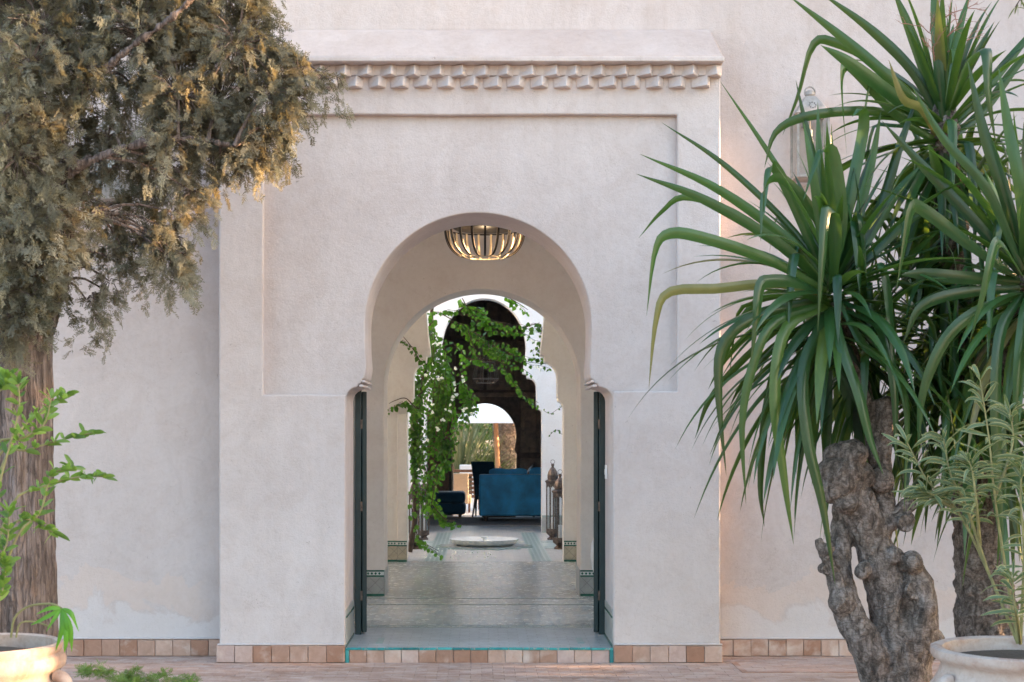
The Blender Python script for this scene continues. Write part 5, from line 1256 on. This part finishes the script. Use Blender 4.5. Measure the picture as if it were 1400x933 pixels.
# feathery fern low in the foreground left
fern = thing('asparagus_fern', 'feathery green asparagus fern on the terrace between pot and portal', 'plant', P(185, 960, 7.0))
rr = random.Random(5); sp = []; m = MB()
for k in range(22):
    x = rr.uniform(105, 265); top = 905 + 14 * rr.random() + (12 if x > 150 else 0) + (6 if x > 230 else 0)
    if x < 140: top = 900 + rr.random() * 20
    q = catmull([P(190, 985, 7.0), P((190 + x) / 2, 925 + rr.uniform(-10, 15), 7.0 + rr.uniform(-.15, .15)), P(x, top + 4, 7.0 + rr.uniform(-.25, .25)), P(x + rr.uniform(-14, 14), top + rr.uniform(2, 10), 7 + rr.uniform(-.3, .3))], 12)
    m.tube(q, .0015, 3, False)
    for i in range(3, 12):
        for _ in range(3):
            d = Vector((rr.uniform(-1, 1), rr.uniform(-.6, .6), rr.uniform(-.3, .6))).normalized(); sp.append((q[i], d, rr.uniform(.03, .055), rr.random()))
tv, tf = spray_template(99); locs = np.array([tuple(x[0]) for x in sp]); dirs = np.array([tuple(x[1]) for x in sp]); ls = np.array([x[2] for x in sp]); ts = np.array([x[3] for x in sp])
scatter_mesh('fronds', tv, tf, basis(dirs, rng.normal(size=(len(sp), 3)) * .4 + np.array([0, 0, 1])) * ls[:, None, None], locs, ts, M['fern'], fern)['kind'] = 'stuff'
m.build('stems', M['stem'], fern)['kind'] = 'stuff'

# ------------------------------------------------------------------ bougainvillea in the patio
vin = thing('bougainvillea', 'green climbing bougainvillea with white flowers hanging through the patio arch', 'climbing plant', P(570, 735, 17.6))
rr = random.Random(17)
lv = [(0, 0, 0), (-.36, .22, .06), (-.42, .45, .08), (-.2, .78, .03), (0, 1, -.06), (.2, .78, .03), (.42, .45, .08), (.36, .22, .06), (0, .5, -.02)]
lf_ = [(0, 8, 2, 1), (8, 4, 3, 2), (0, 7, 6, 8), (8, 6, 5, 4)]
paths = [  # px path, spread px, leaves, distance, tint range
 ([(585, 430), (600, 428), (640, 432), (680, 440), (715, 448), (745, 458)], 10, 200, 17.6, (.0, .6)), ([(590, 432), (598, 500), (592, 580), (585, 640)], 12, 620, 17.7, (0, .45)),
 ([(605, 430), (640, 450), (670, 470), (690, 480), (718, 494), (748, 498)], 9, 240, 17.6, (.1, .7)), ([(640, 452), (655, 488), (685, 496), (700, 520), (716, 538), (736, 551)], 5, 110, 17.5, (.5, 1.)),
 ([(618, 470), (640, 490), (655, 492), (680, 500)], 4, 34, 17.5, (.6, 1)), ([(632, 408), (640, 420), (660, 430), (672, 440)], 7, 80, 17.6, (.3, .9)),
 ([(605, 470), (615, 520), (618, 560), (600, 600)], 14, 340, 17.8, (.4, 1.)), ([(625, 500), (640, 540), (645, 560), (630, 590)], 9, 110, 17.8, (.2, .8)),
 ([(580, 500), (572, 560), (568, 620), (570, 690)], 9, 640, 17.9, (0, .35)), ([(575, 495), (565, 478), (556, 466), (550, 459)], 3, 16, 16.75, (0, .35)), ([(570, 560), (555, 545), (540, 548), (532, 552)], 6, 60, 16.75, (0, .35)),
 ([(590, 600), (610, 600), (622, 590)], 5, 60, 17.6, (.3, .8)), ([(585, 650), (600, 640), (590, 690), (600, 705), (618, 712)], 8, 170, 17.2, (.4, 1.)), ([(590, 690), (612, 712), (632, 708)], 4, 24, 17.2, (.5, 1)),
 ([(562, 690), (570, 730), (580, 742), (600, 754)], 5, 70, 17.0, (.3, .9)), ([(605, 610), (612, 640), (608, 600), (625, 610)], 6, 70, 17.6, (.2, .7)),
 ([(716, 448), (738, 444), (740, 470), (732, 486)], 6, 60, 17.3, (0, .4)), ([(693, 405), (700, 410), (712, 417), (722, 424)], 2.5, 10, 17.3, (.6, 1)), ([(580, 455), (590, 470), (584, 520)], 10, 200, 17.9, (0, .5)), ([(575, 620), (585, 660), (572, 700)], 10, 160, 17.9, (.0, .4))]
A = []; st_m = MB(); FL = []
for path, spr, nlf, D, tr_ in paths:
    q = catmull([P(a, b, D + rr.uniform(-.08, .08)) for a, b in path], 24); st_m.tube(q, lerp_list([.007, .003], 24), 5, False)
    s_ = spr * D / FPX; ns_ = max(1, int(nlf / 26))
    for k in range(ns_):
        i0 = rr.randint(0, 14) if ns_ > 2 else 0; i1 = min(23, i0 + rr.randint(6, 16)) if ns_ > 2 else 23
        o0 = Vector((rr.gauss(0, .6) * s_, rr.gauss(0, 1) * max(s_, .06), rr.gauss(0, .6) * s_)); o1 = Vector((rr.gauss(0, 1) * s_, rr.gauss(0, 1) * max(s_, .06), rr.gauss(0, .8) * s_ - .05))
        m_ = (i1 - i0) * 2; st = [q[i0 + j // 2].lerp(q[min(23, i0 + j // 2 + 1)], (j % 2) / 2) + o0.lerp(o1, j / m_) + Vector((.012 * math.sin(j * .7 + k), 0, .012 * math.cos(j * .9 + k))) for j in range(m_ + 1)]
        st_m.tube(st[::2], .0022, 4, False); base_t = rr.uniform(*tr_)
        for j in range(0, m_ + 1, 1 if D > 17 and nlf > 60 else 3):
            for _r in range(1 if rr.random() < .8 else 2):
                sgn = 1 if (j % 2) else -1
                d = Vector((sgn * rr.uniform(.2, .9), rr.gauss(0, .4), -.8 + rr.gauss(0, .35))).normalized()
                A.append((st[j] + d * .012, d, rr.uniform(.042, .084) * (1 - .35 * j / m_), min(1, max(0, base_t + rr.gauss(0, .14)))))
fpts = [((604, 432), 4, 5), ((600, 470), 6, 8), ((592, 520), 8, 14), ((612, 520), 6, 12), ((622, 540), 5, 10), ((634, 515), 4, 8), ((640, 520), 3, 6), ((628, 500), 5, 9), ((615, 560), 6, 12), ((608, 575), 5, 10), ((630, 563), 5, 12), ((645, 565), 5, 10), ((625, 548), 5, 10), ((600, 550), 8, 10), ((575, 600), 8, 10), ((580, 650), 7, 10), ((725, 455), 5, 8), ((735, 496), 5, 9), ((746, 500), 4, 6), ((590, 570), 8, 10), ((596, 640), 7, 8), ((588, 480), 6, 7)]
for (a, b), s0, n_ in fpts:
    for _ in range(max(1, int(n_ * .28))):
        c = P(a + rr.gauss(0, s0), b + rr.gauss(0, s0), 17.45 + rr.uniform(-.1, .1)); w0 = Vector((rr.gauss(0, 1), rr.gauss(0, 1) - .5, rr.gauss(0, 1))).normalized()
        for k in range(3):
            d = (w0 + Vector((rr.gauss(0, .8), rr.gauss(0, .8), rr.gauss(0, .8)))).normalized(); FL.append((c, d, rr.uniform(.022, .05), rr.random()))
def bake(name, L_, mat, parent):
    a = np.array([tuple(x[0]) for x in L_]); d = np.array([tuple(x[1]) for x in L_]); s_ = np.array([x[2] for x in L_]); t_ = np.array([x[3] for x in L_])
    up = np.tile([0, -1.0, .5], (len(L_), 1)) + rng.normal(size=(len(L_), 3)) * .55
    o = scatter_mesh(name, lv, lf_, basis(d, up) * s_[:, None, None], a, t_, mat, parent); o['kind'] = 'stuff'; return o
bake('leaves', A, M['vine'], vin); bake('flowers', FL, M['flower'], vin); st_m.build('stems', M['stem_dark'], vin)
# main stem of the climber, rooted left in the patio
MB().tube(catmull([P(560, 755, 18.2), P(568, 700, 18.2), P(566, 600, 18.0), P(582, 500, 17.9), P(590, 430, 17.8), P(600, 300, 17.9)], 30), lerp_list([.035, .018], 30), 8).build('main_stem', M['stem_dark'], vin)
# thin dark twigs with small leaves on the white arch wall right
A2 = []; m = MB()
for path in ([(760, 480), (752, 455), (745, 430), (735, 410)], [(744, 562), (752, 566), (762, 560), (770, 555)], [(752, 595), (760, 588), (768, 594)]):
    q = catmull([P(a, b, 21.6) for a, b in path], 12); m.tube(q, .003, 4, False)
    for p in q:
        if rr.random() < .7: A2.append((p, Vector((rr.gauss(0, 1), 0, rr.gauss(0, 1))).normalized(), .035, .1))
t2 = thing('climber_twigs', 'thin sparse climbing twigs against the white patio wall on the right', 'climbing plant', P(760, 560, 21.6))
bake('leaves', A2, M['vine'], t2); m.build('stems', M['stem_dark'], t2)

# fallen petals on the patio floor
A3 = [((rr.uniform(-.7, .2), rr.uniform(7.1, 9.0), .107), Vector((rr.gauss(0, 1), rr.gauss(0, 1), .1)).normalized(), .025, rr.random()) for _ in range(70)]
o = bake('fallen_petals', A3, M['flower'], None); tag(o, 'scattered fallen white petals on the patio floor', 'petals', kind='stuff')

# dark twig tip hanging in at the top right corner
t = thing('hanging_twig', 'small dark leafy twig tip hanging in at the top right corner', 'twig', P(1390, -20, 7.5))
rr = random.Random(2); q = catmull([P(1412, -40, 7.5), P(1400, -10, 7.5), P(1388, 10, 7.5)], 8); MB().tube(q, .003, 5).build('stems', M['stem_dark'], t)
for p in q: 
    for k in range(2): leaf_blade(t, p, Vector((rr.uniform(-1, 1), rr.uniform(-.5, .5), rr.uniform(-1, .1))), .06, .012, M['oleander'], rr)

# ------------------------------------------------------------------ unseen trees added right of the view, whose crowns break the low sun into patches
SUN_GAPS = [(1120, 320, 7.4, .14), (1250, 480, 7.6, .16), (1150, 200, 7.6, .12), (1320, 330, 7.3, .12), (1000, 430, 7.3, .12), (265, 265, 8.4, .20), (330, 195, 8.3, .13), (185, 150, 8.1, .16), (285, 270, 8.4, .1), (60, 350, 8.2, .16), (74, 640, 8.3, .07), (74, 800, 8.3, .08), (988, 250, 10.12, .5), (988, 480, 10.12, .3), (988, 800, 10.12, .2), (975, 108, 9.95, .1), (300, 110, 8.4, .12), (60, 905, 5.8, .16), (1205, 620, 7.5, .16), (230, 40, 8.4, .14), (1190, 690, 7.4, .1)]
def shade_grove():
    t = tag(bpy.data.objects.new('added_shade_grove', None), 'unseen leafy grove added off to the right to shade the terrace', 'trees'); COL.objects.link(t); t.location = (9, -4, 0)
    n = 56000; cen = np.array([(9, .3, 6.2), (8.6, -.6, 5.6), (10.5, .8, 6.0), (8.5, -1.2, 3.2), (9.5, -3.2, 2.6), (8.2, -4.6, 3.6), (10.5, -6.5, 3.0), (9.8, .2, 4.6), (8.6, -2.6, 5.0), (11, -4, 5.6), (12, -1, 2.0), (12, -5, 1.7), (12, -3, 3.4), (8, 19, 2.2), (8.5, 22, 3), (8, 25, 1.6), (9, 27.5, 2.4), (12.5, 20.5, 2.2)])
    rad = np.array([1.2, 1.0, 1.4, 1.5, 1.3, 1.6, 1.9, 1.5, 1.4, 1.9, 1.5, 1.5, 1.6, 1.6, 1.8, 1.7, 1.9, 1.8]); i = rng.integers(0, len(cen), n)
    v = rng.normal(size=(n, 3)); v /= np.linalg.norm(v, axis=1, keepdims=True); L_ = cen[i] + v * (rad[i] * rng.random(n) ** .45)[:, None]
    L_ = L_[L_[:, 2] > .3]
    sdv = np.array(sun_dir)                    # openings cut along sun rays so light reaches chosen spots
    for (px, py, D, rg) in SUN_GAPS:
        o_ = np.array(P(px, py, D)); q = L_ - o_; q = q - (q @ sdv)[:, None] * sdv; L_ = L_[np.linalg.norm(q, axis=1) > rg * rng.uniform(.8, 1.15, len(L_))]
    n = len(L_)
    scatter_mesh('foliage', lv, lf_, basis(rng.normal(size=(n, 3)), rng.normal(size=(n, 3))) * .15, L_, rng.random(n), M['hedge'], t)['kind'] = 'stuff'
    for c in cen[3:9]: MB().tube([(c[0], c[1], -.02), (c[0] + .1, c[1], c[2] * .5), (c[0], c[1], c[2])], [.16, .12, .07], 8).build('trunk', M['bark_cypress'], t)
shade_grove()
